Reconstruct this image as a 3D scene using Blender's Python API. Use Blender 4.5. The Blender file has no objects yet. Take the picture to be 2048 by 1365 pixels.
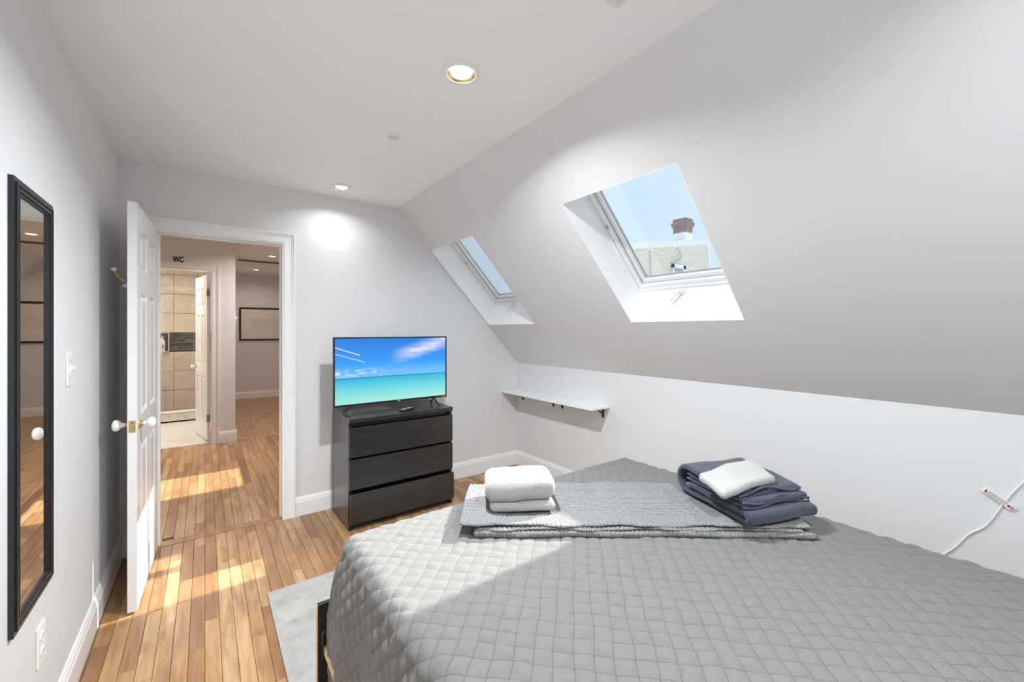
import bpy, bmesh, math, random
import numpy as np
from mathutils import Vector, Matrix, noise as mnoise

random.seed(7)
sc = bpy.context.scene
COL = sc.collection

# ------------------------------------------------------------------ camera
F_PX, CX_PX, CY_PX, CAM_H, YAW = 829.0, 1024.0, 661.0, 1.39, math.radians(36.5)
cam_data = bpy.data.cameras.new('camera')
cam = bpy.data.objects.new('camera', cam_data)
COL.objects.link(cam)
cam_data.sensor_fit = 'HORIZONTAL'
cam_data.sensor_width = 36.0
cam_data.lens = F_PX / 2048.0 * 36.0
cam_data.shift_y = (CY_PX - 682.5) / 2048.0
cam_data.clip_start = 0.02
cam_data.clip_end = 200
cam.location = (0, 0, CAM_H)
cam.rotation_euler = (math.pi / 2, 0, -YAW)
sc.camera = cam

# ------------------------------------------------------------------ view
vs = sc.view_settings
vs.view_transform = 'Standard'
vs.look = 'None'
vs.exposure = 0.43
vs.gamma = 1.0
vs.use_curve_mapping = False
sc.cycles.use_denoising = True
sc.cycles.max_bounces = 14
sc.cycles.diffuse_bounces = 9
sc.cycles.transparent_max_bounces = 16
sc.cycles.sample_clamp_indirect = 6.0

# ------------------------------------------------------------------ sky
SKY_STRENGTH = 0.90
world = bpy.data.worlds.new('sky')
sc.world = world
world.use_nodes = True
wn, wl = world.node_tree.nodes, world.node_tree.links
wn.clear()
w_out = wn.new('ShaderNodeOutputWorld')
w_bg = wn.new('ShaderNodeBackground')
w_bg.inputs['Strength'].default_value = SKY_STRENGTH
w_tc = wn.new('ShaderNodeTexCoord')
w_sep = wn.new('ShaderNodeSeparateXYZ')
w_ramp = wn.new('ShaderNodeValToRGB')
w_ramp.color_ramp.elements[0].position = 0.0
w_ramp.color_ramp.elements[0].color = (0.60, 0.77, 0.97, 1)
w_ramp.color_ramp.elements[1].position = 0.9
w_ramp.color_ramp.elements[1].color = (0.56, 0.74, 0.96, 1)
w_noise = wn.new('ShaderNodeTexNoise')
w_noise.inputs['Scale'].default_value = 3.0
w_noise.inputs['Detail'].default_value = 6.0
w_cr = wn.new('ShaderNodeValToRGB')
w_cr.color_ramp.elements[0].position = 0.42
w_cr.color_ramp.elements[0].color = (0, 0, 0, 1)
w_cr.color_ramp.elements[1].position = 0.75
w_cr.color_ramp.elements[1].color = (0.55, 0.55, 0.55, 1)
w_mix = wn.new('ShaderNodeMixRGB')
w_mix.inputs['Color2'].default_value = (0.80, 0.86, 0.94, 1)
wl.new(w_tc.outputs['Generated'], w_sep.inputs[0])
wl.new(w_sep.outputs['Z'], w_ramp.inputs[0])
wl.new(w_tc.outputs['Generated'], w_noise.inputs['Vector'])
wl.new(w_noise.outputs['Fac'], w_cr.inputs[0])
wl.new(w_cr.outputs['Color'], w_mix.inputs['Fac'])
wl.new(w_ramp.outputs['Color'], w_mix.inputs['Color1'])
wl.new(w_mix.outputs['Color'], w_bg.inputs['Color'])
wl.new(w_bg.outputs[0], w_out.inputs['Surface'])

# ------------------------------------------------------------------ sun
SUN_K = 1.18            # horizontal run per unit of drop, coming from +x
SUN_STRENGTH = 8.0
sun_data = bpy.data.lights.new('sun', 'SUN')
sun_data.energy = SUN_STRENGTH
sun_data.angle = math.radians(0.8)
sun_data.color = (1.0, 0.95, 0.87)
sun = bpy.data.objects.new('sun', sun_data)
COL.objects.link(sun)
sun.location = (12, 0, 10)
sun.rotation_euler = Vector((-SUN_K, -0.035, -1.0)).to_track_quat('-Z', 'Y').to_euler()

# strengths of the ceiling lamps (bedroom row with an added rear fill, hall row, shower room)
LAMP_BED, LAMP_REAR_FILL, LAMP_FAR, LAMP_HALL, LAMP_HALL_END, LAMP_BATH = 37.0, 27.0, 2.2, 20.0, 3.9, 25.0
LAMP_SPREAD = math.radians(158)
LAMP_WHITE, LAMP_WARM = (0.93, 0.985, 1.025), (1.0, 0.86, 0.72)
LAMP_MID = (1.0, 0.93, 0.88)

# ------------------------------------------------------------------ dimensions
XL, XR, YF, YB, ZC = -0.42, 2.62, 3.45, -1.0, 2.44
YH = 3.57                       # hall face of the dividing wall
ZH = 2.54                       # hall ceiling
KNEE = 1.05
SLX = 1.32                      # where slope meets flat ceiling
U_S = Vector((SLX - XR, 0, ZC - KNEE)).normalized()      # up the slope
N_S = Vector((-U_S.z, 0, U_S.x)) * -1                    # outward normal
S_C = Vector((SLX - XR, 0, ZC - KNEE)).length
Y_END = 9.98
WCY = 6.26

# ------------------------------------------------------------------ helpers
def wmat(o):
    m = o.matrix_basis.copy()
    if o.parent:
        m = wmat(o.parent) @ o.matrix_parent_inverse @ m
    return m

def put_under(o, parent, local=False):
    if parent is None:
        return
    o.parent = parent
    if not local:
        o.matrix_parent_inverse = wmat(parent).inverted()

def tag(o, label=None, cat=None, group=None, kind=None):
    if label: o['label'] = label
    if cat: o['category'] = cat
    if group: o['group'] = group
    if kind: o['kind'] = kind
    return o

def thing(name, label, cat, loc=(0, 0, 0), rotz=0.0, group=None, kind=None):
    o = bpy.data.objects.new(name, None)
    COL.objects.link(o)
    o.empty_display_size = 0.1
    o.location = loc
    o.rotation_euler = (0, 0, rotz)
    return tag(o, label, cat, group, kind)

def obj(name, bm, mat, parent=None, smooth=False, local=False):
    me = bpy.data.meshes.new(name)
    bmesh.ops.recalc_face_normals(bm, faces=bm.faces[:])
    bm.to_mesh(me)
    bm.free()
    if smooth:
        for p in me.polygons: p.use_smooth = True
    if mat: me.materials.append(mat)
    o = bpy.data.objects.new(name, me)
    COL.objects.link(o)
    put_under(o, parent, local)
    return o

def bx(bm, lo, hi, bev=0.0, seg=1):
    x0, y0, z0 = lo; x1, y1, z1 = hi
    v = [bm.verts.new(p) for p in ((x0,y0,z0),(x1,y0,z0),(x1,y1,z0),(x0,y1,z0),(x0,y0,z1),(x1,y0,z1),(x1,y1,z1),(x0,y1,z1))]
    fs = [bm.faces.new([v[i] for i in q]) for q in ((3,2,1,0),(4,5,6,7),(0,1,5,4),(1,2,6,5),(2,3,7,6),(3,0,4,7))]
    if bev > 0:
        es = list({e for f in fs for e in f.edges})
        bmesh.ops.bevel(bm, geom=es, offset=bev, segments=seg, affect='EDGES', profile=0.5)
    return bm

def box(name, lo, hi, mat, parent=None, bev=0.0, seg=1, smooth=False, local=False):
    return obj(name, bx(bmesh.new(), lo, hi, bev, seg), mat, parent, smooth, local)

def prism(bm, poly, axis, a0, a1):
    """poly = 2d points; axis 'y' -> poly in (x,z); 'x' -> (y,z); 'z' -> (x,y)"""
    def P(p, a):
        return {'y': (p[0], a, p[1]), 'x': (a, p[0], p[1]), 'z': (p[0], p[1], a)}[axis]
    b = [bm.verts.new(P(p, a0)) for p in poly]
    t = [bm.verts.new(P(p, a1)) for p in poly]
    n = len(poly)
    bm.faces.new(b[::-1]); bm.faces.new(t)
    for i in range(n):
        bm.faces.new((b[i], b[(i+1) % n], t[(i+1) % n], t[i]))
    return bm

def lathe(bm, prof, origin, axis, seg=24, cap=True):
    """prof: list of (radius, height) along axis"""
    ax = Vector(axis).normalized()
    q = ax.to_track_quat('Z', 'Y')
    rings = []
    for r, h in prof:
        ring = []
        for i in range(seg):
            a = 2 * math.pi * i / seg
            ring.append(bm.verts.new(Vector(origin) + q @ Vector((r * math.cos(a), r * math.sin(a), h))))
        rings.append(ring)
    for k in range(len(rings) - 1):
        for i in range(seg):
            j = (i + 1) % seg
            bm.faces.new((rings[k][i], rings[k][j], rings[k+1][j], rings[k+1][i]))
    if cap:
        bm.faces.new(rings[0][::-1]); bm.faces.new(rings[-1])
    return bm

def tube(bm, pts, r, seg=8):
    pts = [Vector(p) for p in pts]
    rings = []
    ref = Vector((0, 0, 1))
    for i, p in enumerate(pts):
        d = (pts[min(i+1, len(pts)-1)] - pts[max(i-1, 0)]).normalized()
        if abs(d.dot(ref)) > 0.95: rr = Vector((1, 0, 0))
        else: rr = ref
        s = d.cross(rr).normalized(); t = s.cross(d).normalized()
        rad = r[i] if isinstance(r, (list, tuple)) else r
        rings.append([bm.verts.new(p + (s * math.cos(2*math.pi*k/seg) + t * math.sin(2*math.pi*k/seg)) * rad) for k in range(seg)])
    for a, b in zip(rings, rings[1:]):
        for k in range(seg):
            j = (k+1) % seg
            bm.faces.new((a[k], a[j], b[j], b[k]))
    bm.faces.new(rings[0][::-1]); bm.faces.new(rings[-1])
    return bm

def smoothpath(pts, n=8):
    pts = [Vector(p) for p in pts]
    out = []
    for i in range(len(pts) - 1):
        p0 = pts[max(i-1, 0)]; p1 = pts[i]; p2 = pts[i+1]; p3 = pts[min(i+2, len(pts)-1)]
        for k in range(n):
            t = k / n
            out.append(0.5 * ((2*p1) + (p2-p0)*t + (2*p0-5*p1+4*p2-p3)*t*t + (3*p1-p0-3*p2+p3)*t**3))
    out.append(pts[-1])
    return out

def soft_slab(L, W, T, r, res=0.008, amp=0.004, freq=14.0, seed=0.0, warp=None):
    """rounded cloth block, centre of base at the origin"""
    bm = bmesh.new()
    nx, ny, nz = max(2, int(L/res)), max(2, int(W/res)), max(3, int(T/res))
    idx = {}
    def V(i, j, k):
        key = (i, j, k)
        if key not in idx:
            p = Vector((-L/2 + L*i/nx, -W/2 + W*j/ny, T*k/nz))
            c = Vector((min(max(p.x, -L/2+r), L/2-r), min(max(p.y, -W/2+r), W/2-r), min(max(p.z, min(r, T/2)), max(T-r, T/2))))
            d = p - c
            rr = min(r, T/2)
            m = max(abs(d.x)/r if r else 0, abs(d.y)/r if r else 0, abs(d.z)/rr if rr else 0)
            if d.length > 1e-9 and m > 1e-9:
                dd = Vector((d.x/r, d.y/r, d.z/rr)).normalized()
                p = c + Vector((dd.x*r, dd.y*r, dd.z*rr)) * min(1.0, m)
            nd = mnoise.noise(Vector((p.x*freq+seed, p.y*freq, p.z*freq*1.5+seed)))
            nrm = Vector((p.x/L, p.y/W, (p.z-T/2)/T)).normalized()
            if p.z > 0.003:
                p = p + nrm * nd * amp + Vector((0, 0, 1)) * mnoise.noise(Vector((p.x*160+seed, p.y*160, p.z*160))) * amp * 0.35
            if warp: p = warp(p)
            idx[key] = bm.verts.new(p)
        return idx[key]
    for i in range(nx):
        for j in range(ny):
            bm.faces.new((V(i,j,nz), V(i+1,j,nz), V(i+1,j+1,nz), V(i,j+1,nz)))
            bm.faces.new((V(i,j,0), V(i,j+1,0), V(i+1,j+1,0), V(i+1,j,0)))
    for i in range(nx):
        for k in range(nz):
            bm.faces.new((V(i,0,k), V(i+1,0,k), V(i+1,0,k+1), V(i,0,k+1)))
            bm.faces.new((V(i,ny,k), V(i,ny,k+1), V(i+1,ny,k+1), V(i+1,ny,k)))
    for j in range(ny):
        for k in range(nz):
            bm.faces.new((V(0,j,k), V(0,j,k+1), V(0,j+1,k+1), V(0,j+1,k)))
            bm.faces.new((V(nx,j,k), V(nx,j+1,k), V(nx,j+1,k+1), V(nx,j,k+1)))
    return bm

def ribbon(path, thick, width, res=0.01, amp=0.003, seed=0.0):
    """cloth strip of a given thickness: path in (t, z), extruded along -w..w; local axes x = w, y = t"""
    pts = [Vector((0, p[0], p[1])) for p in path]
    n = len(pts)
    nw = max(2, int(width / res))
    offs = []
    for i in range(n):
        d = (pts[min(i+1, n-1)] - pts[max(i-1, 0)]).normalized()
        offs.append(Vector((0, -d.z, d.y)))
    bm = bmesh.new()
    top, bot = [], []
    for i in range(n):
        e = 1.0
        if i in (0, n-1): e = 0.45
        a, b = [], []
        for j in range(nw + 1):
            w = -width/2 + width*j/nw
            edge = 0.55 if j in (0, nw) else 1.0
            q = pts[i] + Vector((w, 0, 0))
            nd = mnoise.noise(Vector((w*9+seed, pts[i].y*9, i*0.05+seed))) * amp
            nf = mnoise.noise(Vector((w*150+seed, pts[i].y*150, pts[i].z*150))) * 0.0012
            q = q + Vector((0, nd*1.2, max(nd, -pts[i].z*0.5)))
            a.append(bm.verts.new(q + offs[i]*(thick/2*e*edge + nf)))
            b.append(bm.verts.new(q - offs[i]*(thick/2*e*edge + nf)))
        top.append(a); bot.append(b)
    for i in range(n-1):
        for j in range(nw):
            bm.faces.new((top[i][j], top[i][j+1], top[i+1][j+1], top[i+1][j]))
            bm.faces.new((bot[i][j], bot[i+1][j], bot[i+1][j+1], bot[i][j+1]))
        bm.faces.new((top[i][0], top[i+1][0], bot[i+1][0], bot[i][0]))
        bm.faces.new((top[i][nw], bot[i][nw], bot[i+1][nw], top[i+1][nw]))
    for j in range(nw):
        bm.faces.new((top[0][j], bot[0][j], bot[0][j+1], top[0][j+1]))
        bm.faces.new((top[-1][j], top[-1][j+1], bot[-1][j+1], bot[-1][j]))
    return bm

def text_mesh(body, size, extrude=0.001, bold=0.0):
    cu = bpy.data.curves.new('lettering', 'FONT')
    cu.body = body; cu.size = size; cu.extrude = extrude; cu.offset = bold
    cu.align_x = 'CENTER'; cu.align_y = 'CENTER'
    tmp = bpy.data.objects.new('lettering', cu)
    COL.objects.link(tmp)
    bpy.context.view_layer.update()
    dg = bpy.context.evaluated_depsgraph_get()
    me = bpy.data.meshes.new_from_object(tmp.evaluated_get(dg))
    bpy.data.objects.remove(tmp); bpy.data.curves.remove(cu)
    return me

def text_obj(name, body, size, mat, matrix, parent, extrude=0.001, bold=0.0):
    me = text_mesh(body, size, extrude, bold)
    me.transform(matrix)
    me.materials.clear(); me.materials.append(mat)
    o = bpy.data.objects.new(name, me)
    COL.objects.link(o)
    put_under(o, parent)
    return o

# ------------------------------------------------------------------ materials
def new_mat(name):
    m = bpy.data.materials.new(name)
    m.use_nodes = True
    nt = m.node_tree
    return m, nt, nt.nodes['Principled BSDF']

def N(nt, t, **kw):
    n = nt.nodes.new(t)
    for k, v in kw.items(): setattr(n, k, v)
    return n

def plain(name, col, rough=0.5, metal=0.0, bump=0.0, bscale=300.0, var=0.0, vscale=6.0, spec=0.5):
    m, nt, p = new_mat(name)
    p.inputs['Base Color'].default_value = (*col, 1)
    p.inputs['Roughness'].default_value = rough
    p.inputs['Metallic'].default_value = metal
    p.inputs['Specular IOR Level'].default_value = spec
    tc = N(nt, 'ShaderNodeTexCoord')
    if bump > 0:
        nz = N(nt, 'ShaderNodeTexNoise'); nz.inputs['Scale'].default_value = bscale; nz.inputs['Detail'].default_value = 3
        b = N(nt, 'ShaderNodeBump'); b.inputs['Strength'].default_value = bump; b.inputs['Distance'].default_value = 0.002
        nt.links.new(tc.outputs['Object'], nz.inputs['Vector'])
        nt.links.new(nz.outputs['Fac'], b.inputs['Height'])
        nt.links.new(b.outputs[0], p.inputs['Normal'])
    if var > 0:
        nv = N(nt, 'ShaderNodeTexNoise'); nv.inputs['Scale'].default_value = vscale; nv.inputs['Detail'].default_value = 4
        cr = N(nt, 'ShaderNodeMixRGB')
        cr.inputs['Color1'].default_value = (*[c * (1 - var) for c in col], 1)
        cr.inputs['Color2'].default_value = (*[min(1, c * (1 + var)) for c in col], 1)
        nt.links.new(tc.outputs['Object'], nv.inputs['Vector'])
        nt.links.new(nv.outputs['Fac'], cr.inputs['Fac'])
        nt.links.new(cr.outputs[0], p.inputs['Base Color'])
    return m

M = {}
M['paint'] = plain('wall_paint', (0.72, 0.722, 0.73), 0.55, bump=0.08, bscale=420)
M['ceil'] = plain('ceiling_paint', (0.89, 0.90, 0.905), 0.6, bump=0.06, bscale=420)
M['trim'] = plain('trim_paint', (0.86, 0.86, 0.86), 0.3, bump=0.03, bscale=60)
M['door'] = plain('door_paint', (0.86, 0.86, 0.855), 0.28, bump=0.05, bscale=90)
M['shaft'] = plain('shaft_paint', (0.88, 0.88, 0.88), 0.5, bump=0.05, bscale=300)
M['vinyl'] = plain('white_vinyl', (0.84, 0.85, 0.86), 0.3, var=0.02)
M['gasket'] = plain('grey_gasket', (0.40, 0.41, 0.42), 0.6, bump=0.05)
M['brass'] = plain('brass', (0.78, 0.60, 0.25), 0.25, metal=1.0, var=0.1, vscale=40)
M['porcelain'] = plain('porcelain', (0.90, 0.90, 0.88), 0.08, var=0.01)
M['steel'] = plain('brushed_steel', (0.55, 0.53, 0.50), 0.3, metal=1.0, bump=0.05)
M['chrome'] = plain('chrome', (0.80, 0.80, 0.80), 0.08, metal=1.0, var=0.02)
M['hinge'] = plain('aged_hinge', (0.28, 0.25, 0.21), 0.4, metal=0.8, bump=0.1)
M['black_frame'] = plain('black_lacquer', (0.014, 0.015, 0.018), 0.32, bump=0.04, bscale=80)
M['black_plastic'] = plain('black_plastic', (0.016, 0.016, 0.017), 0.35, bump=0.05)
M['black_metal'] = plain('black_metal', (0.02, 0.02, 0.02), 0.4, bump=0.1)
M['plate'] = plain('switch_plastic', (0.86, 0.86, 0.84), 0.3, var=0.01)
M['shelf'] = plain('white_laminate', (0.86, 0.86, 0.86), 0.35, var=0.02)
M['paper'] = plain('paper_white', (0.85, 0.84, 0.82), 0.7, var=0.03)
M['ink'] = plain('ink_black', (0.02, 0.02, 0.02), 0.7, var=0.05)
M['red'] = plain('ink_red', (0.55, 0.04, 0.05), 0.6, var=0.05)
M['cable'] = plain('white_cable', (0.84, 0.84, 0.82), 0.4, var=0.02)
M['logo'] = plain('logo_silver', (0.65, 0.66, 0.68), 0.4, var=0.03)
M['birch'] = plain('birch_slat', (0.62, 0.45, 0.28), 0.5, var=0.15, vscale=30)
M['bed_black'] = plain('bed_black', (0.02, 0.018, 0.017), 0.45, bump=0.06, var=0.2)
M['mattress'] = plain('mattress_ticking', (0.75, 0.75, 0.73), 0.9, bump=0.3, bscale=120)
M['vent'] = plain('vent_enamel', (0.74, 0.74, 0.73), 0.4, var=0.02)
M['dark'] = plain('dark_cavity', (0.03, 0.027, 0.025), 0.8, var=0.1)
M['taupe_trim'] = plain('sprinkler_plate', (0.80, 0.79, 0.74), 0.4, var=0.03)

def wood_floor():
    m, nt, p = new_mat('oak_floor')
    L = nt.links.new
    tc = N(nt, 'ShaderNodeTexCoord'); oi = N(nt, 'ShaderNodeObjectInfo')
    wn_ = N(nt, 'ShaderNodeTexWhiteNoise', noise_dimensions='1D')
    L(oi.outputs['Random'], wn_.inputs['W'])
    sc_ = N(nt, 'ShaderNodeVectorMath', operation='SCALE'); sc_.inputs['Scale'].default_value = 30
    L(wn_.outputs['Color'], sc_.inputs[0])
    add = N(nt, 'ShaderNodeVectorMath', operation='ADD')
    L(tc.outputs['Object'], add.inputs[0]); L(sc_.outputs[0], add.inputs[1])
    mp = N(nt, 'ShaderNodeMapping'); mp.inputs['Scale'].default_value = (38, 2.6, 6)
    L(add.outputs[0], mp.inputs['Vector'])
    g = N(nt, 'ShaderNodeTexNoise'); g.inputs['Scale'].default_value = 1.0; g.inputs['Detail'].default_value = 6; g.inputs['Roughness'].default_value = 0.6; g.inputs['Distortion'].default_value = 0.7
    L(mp.outputs[0], g.inputs['Vector'])
    mp2 = N(nt, 'ShaderNodeMapping'); mp2.inputs['Scale'].default_value = (8, 2.0, 4)
    L(add.outputs[0], mp2.inputs['Vector'])
    g2 = N(nt, 'ShaderNodeTexNoise'); g2.inputs['Scale'].default_value = 1.3; g2.inputs['Detail'].default_value = 3; g2.inputs['Distortion'].default_value = 1.2
    L(mp2.outputs[0], g2.inputs['Vector'])
    base = N(nt, 'ShaderNodeValToRGB')
    e = base.color_ramp.elements
    e[0].position = 0.0; e[0].color = (0.31, 0.165, 0.078, 1)
    e[1].position = 1.0; e[1].color = (0.56, 0.365, 0.195, 1)
    for pos, c in ((0.3, (0.41, 0.236, 0.115)), (0.55, (0.475, 0.288, 0.145)), (0.8, (0.51, 0.323, 0.172))):
        q = e.new(pos); q.color = (*c, 1)
    L(oi.outputs['Random'], base.inputs[0])
    gr = N(nt, 'ShaderNodeValToRGB')
    ge = gr.color_ramp.elements
    ge[0].position = 0.30; ge[0].color = (0.55, 0.47, 0.40, 1)
    ge[1].position = 0.62; ge[1].color = (1.08, 1.06, 1.03, 1)
    L(g.outputs['Fac'], gr.inputs[0])
    g2r = N(nt, 'ShaderNodeValToRGB')
    g2r.color_ramp.elements[0].position = 0.28; g2r.color_ramp.elements[0].color = (0.70, 0.62, 0.55, 1)
    g2r.color_ramp.elements[1].position = 0.55; g2r.color_ramp.elements[1].color = (1.05, 1.05, 1.04, 1)
    L(g2.outputs['Fac'], g2r.inputs[0])
    m1 = N(nt, 'ShaderNodeMixRGB', blend_type='MULTIPLY'); m1.inputs['Fac'].default_value = 0.75
    L(base.outputs[0], m1.inputs['Color1']); L(gr.outputs[0], m1.inputs['Color2'])
    m2 = N(nt, 'ShaderNodeMixRGB', blend_type='MULTIPLY'); m2.inputs['Fac'].default_value = 0.8
    L(m1.outputs[0], m2.inputs['Color1']); L(g2r.outputs[0], m2.inputs['Color2'])
    L(m2.outputs[0], p.inputs['Base Color'])
    p.inputs['Roughness'].default_value = 0.33
    b = N(nt, 'ShaderNodeBump'); b.inputs['Strength'].default_value = 0.08; b.inputs['Distance'].default_value = 0.001
    L(g.outputs['Fac'], b.inputs['Height']); L(b.outputs[0], p.inputs['Normal'])
    return m
M['floor'] = wood_floor()

def dark_wood():
    m, nt, p = new_mat('black_brown_ash')
    L = nt.links.new
    tc = N(nt, 'ShaderNodeTexCoord')
    mp = N(nt, 'ShaderNodeMapping'); mp.inputs['Scale'].default_value = (6, 6, 120)
    L(tc.outputs['Object'], mp.inputs['Vector'])
    g = N(nt, 'ShaderNodeTexNoise'); g.inputs['Scale'].default_value = 1.0; g.inputs['Detail'].default_value = 5
    L(mp.outputs[0], g.inputs['Vector'])
    r = N(nt, 'ShaderNodeValToRGB')
    r.color_ramp.elements[0].position = 0.3; r.color_ramp.elements[0].color = (0.010, 0.009, 0.0085, 1)
    r.color_ramp.elements[1].position = 0.75; r.color_ramp.elements[1].color = (0.032, 0.029, 0.027, 1)
    L(g.outputs['Fac'], r.inputs[0]); L(r.outputs[0], p.inputs['Base Color'])
    p.inputs['Roughness'].default_value = 0.36
    p.inputs['Coat Weight'].default_value = 0.5; p.inputs['Coat Roughness'].default_value = 0.22
    b = N(nt, 'ShaderNodeBump'); b.inputs['Strength'].default_value = 0.12; b.inputs['Distance'].default_value = 0.001
    L(g.outputs['Fac'], b.inputs['Height']); L(b.outputs[0], p.inputs['Normal'])
    return m
M['dresser'] = dark_wood()

def thin_glass(name, tint=(1, 1, 1), refl=0.06):
    m, nt, p = new_mat(name)
    nt.nodes.remove(p)
    out = nt.nodes['Material Output']
    tr = N(nt, 'ShaderNodeBsdfTransparent'); tr.inputs['Color'].default_value = (*tint, 1)
    gl = N(nt, 'ShaderNodeBsdfGlossy'); gl.inputs['Roughness'].default_value = 0.01
    lw = N(nt, 'ShaderNodeLayerWeight'); lw.inputs['Blend'].default_value = 0.25
    ml = N(nt, 'ShaderNodeMath', operation='MULTIPLY_ADD'); ml.inputs[1].default_value = 0.5; ml.inputs[2].default_value = refl * 0.4
    mx = N(nt, 'ShaderNodeMixShader')
    nt.links.new(lw.outputs['Fresnel'], ml.inputs[0])
    nt.links.new(ml.outputs[0], mx.inputs['Fac'])
    nt.links.new(tr.outputs[0], mx.inputs[1]); nt.links.new(gl.outputs[0], mx.inputs[2])
    nt.links.new(mx.outputs[0], out.inputs['Surface'])
    return m
M['glass'] = thin_glass('window_glass', (0.97, 0.98, 0.98))
M['shower_glass'] = thin_glass('shower_glass', (0.97, 0.972, 0.955), 0.1)

def mirror_mat():
    m, nt, p = new_mat('mirror_silver')
    p.inputs['Base Color'].default_value = (0.86, 0.86, 0.85, 1)
    p.inputs['Metallic'].default_value = 1.0
    p.inputs['Roughness'].default_value = 0.015
    return m
M['mirror'] = mirror_mat()

def emit(name, col, strength):
    m, nt, p = new_mat(name)
    p.inputs['Base Color'].default_value = (*col, 1)
    p.inputs['Emission Color'].default_value = (*col, 1)
    p.inputs['Emission Strength'].default_value = strength
    return m
M['bulb'] = emit('lit_bulb', (1.0, 0.93, 0.82), 6.0)

def marble(name, base, vein, scale=2.2, rough=0.2):
    m, nt, p = new_mat(name)
    L = nt.links.new
    tc = N(nt, 'ShaderNodeTexCoord'); oi = N(nt, 'ShaderNodeObjectInfo')
    wn_ = N(nt, 'ShaderNodeTexWhiteNoise', noise_dimensions='1D'); L(oi.outputs['Random'], wn_.inputs['W'])
    s = N(nt, 'ShaderNodeVectorMath', operation='SCALE'); s.inputs['Scale'].default_value = 20; L(wn_.outputs['Color'], s.inputs[0])
    a = N(nt, 'ShaderNodeVectorMath', operation='ADD'); L(tc.outputs['Object'], a.inputs[0]); L(s.outputs[0], a.inputs[1])
    n1 = N(nt, 'ShaderNodeTexNoise'); n1.inputs['Scale'].default_value = scale; n1.inputs['Detail'].default_value = 8; n1.inputs['Distortion'].default_value = 1.6
    L(a.outputs[0], n1.inputs['Vector'])
    r = N(nt, 'ShaderNodeValToRGB')
    e = r.color_ramp.elements
    e[0].position = 0.0; e[0].color = (*base, 1)
    e[1].position = 1.0; e[1].color = (*[c * 0.93 for c in base], 1)
    q = e.new(0.46); q.color = (*[c * 0.97 for c in base], 1)
    q = e.new(0.50); q.color = (*vein, 1)
    q = e.new(0.53); q.color = (*[c * 0.98 for c in base], 1)
    L(n1.outputs['Fac'], r.inputs[0])
    n2 = N(nt, 'ShaderNodeTexNoise'); n2.inputs['Scale'].default_value = 3; n2.inputs['Detail'].default_value = 3
    L(a.outputs[0], n2.inputs['Vector'])
    mx = N(nt, 'ShaderNodeMixRGB', blend_type='MULTIPLY'); mx.inputs['Fac'].default_value = 0.35
    L(r.outputs[0], mx.inputs['Color1']); L(n2.outputs['Color'], mx.inputs['Color2'])
    L(r.outputs[0], p.inputs['Base Color'])
    p.inputs['Roughness'].default_value = rough
    return m
M['tile'] = marble('marble_tile', (0.70, 0.63, 0.52), (0.58, 0.52, 0.43), 1.6)
M['curb_tile'] = marble('marble_curb', (0.66, 0.60, 0.52), (0.45, 0.42, 0.38), 4)
M['grout'] = plain('grout', (0.26, 0.245, 0.21), 0.9, bump=0.2)
M['mosaic_a'] = plain('slate_mosaic_dark', (0.05, 0.052, 0.056), 0.35, var=0.5, vscale=25)
M['mosaic_b'] = plain('slate_mosaic_light', (0.17, 0.17, 0.17), 0.3, var=0.5, vscale=25)

def bath_floor_mat():
    m, nt, p = new_mat('marble_mosaic_floor')
    L = nt.links.new
    tc = N(nt, 'ShaderNodeTexCoord')
    br = N(nt, 'ShaderNodeTexBrick')
    br.inputs['Scale'].default_value = 12; br.inputs['Mortar Size'].default_value = 0.02
    br.inputs['Color1'].default_value = (0.78, 0.76, 0.74, 1); br.inputs['Color2'].default_value = (0.70, 0.68, 0.66, 1); br.inputs['Mortar'].default_value = (0.55, 0.53, 0.51, 1)
    mp = N(nt, 'ShaderNodeMapping'); mp.inputs['Rotation'].default_value = (0, 0, math.radians(45))
    L(tc.outputs['Object'], mp.inputs['Vector']); L(mp.outputs[0], br.inputs['Vector']); L(br.outputs['Color'], p.inputs['Base Color'])
    p.inputs['Roughness'].default_value = 0.25
    return m
M['bath_floor'] = bath_floor_mat()

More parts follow.
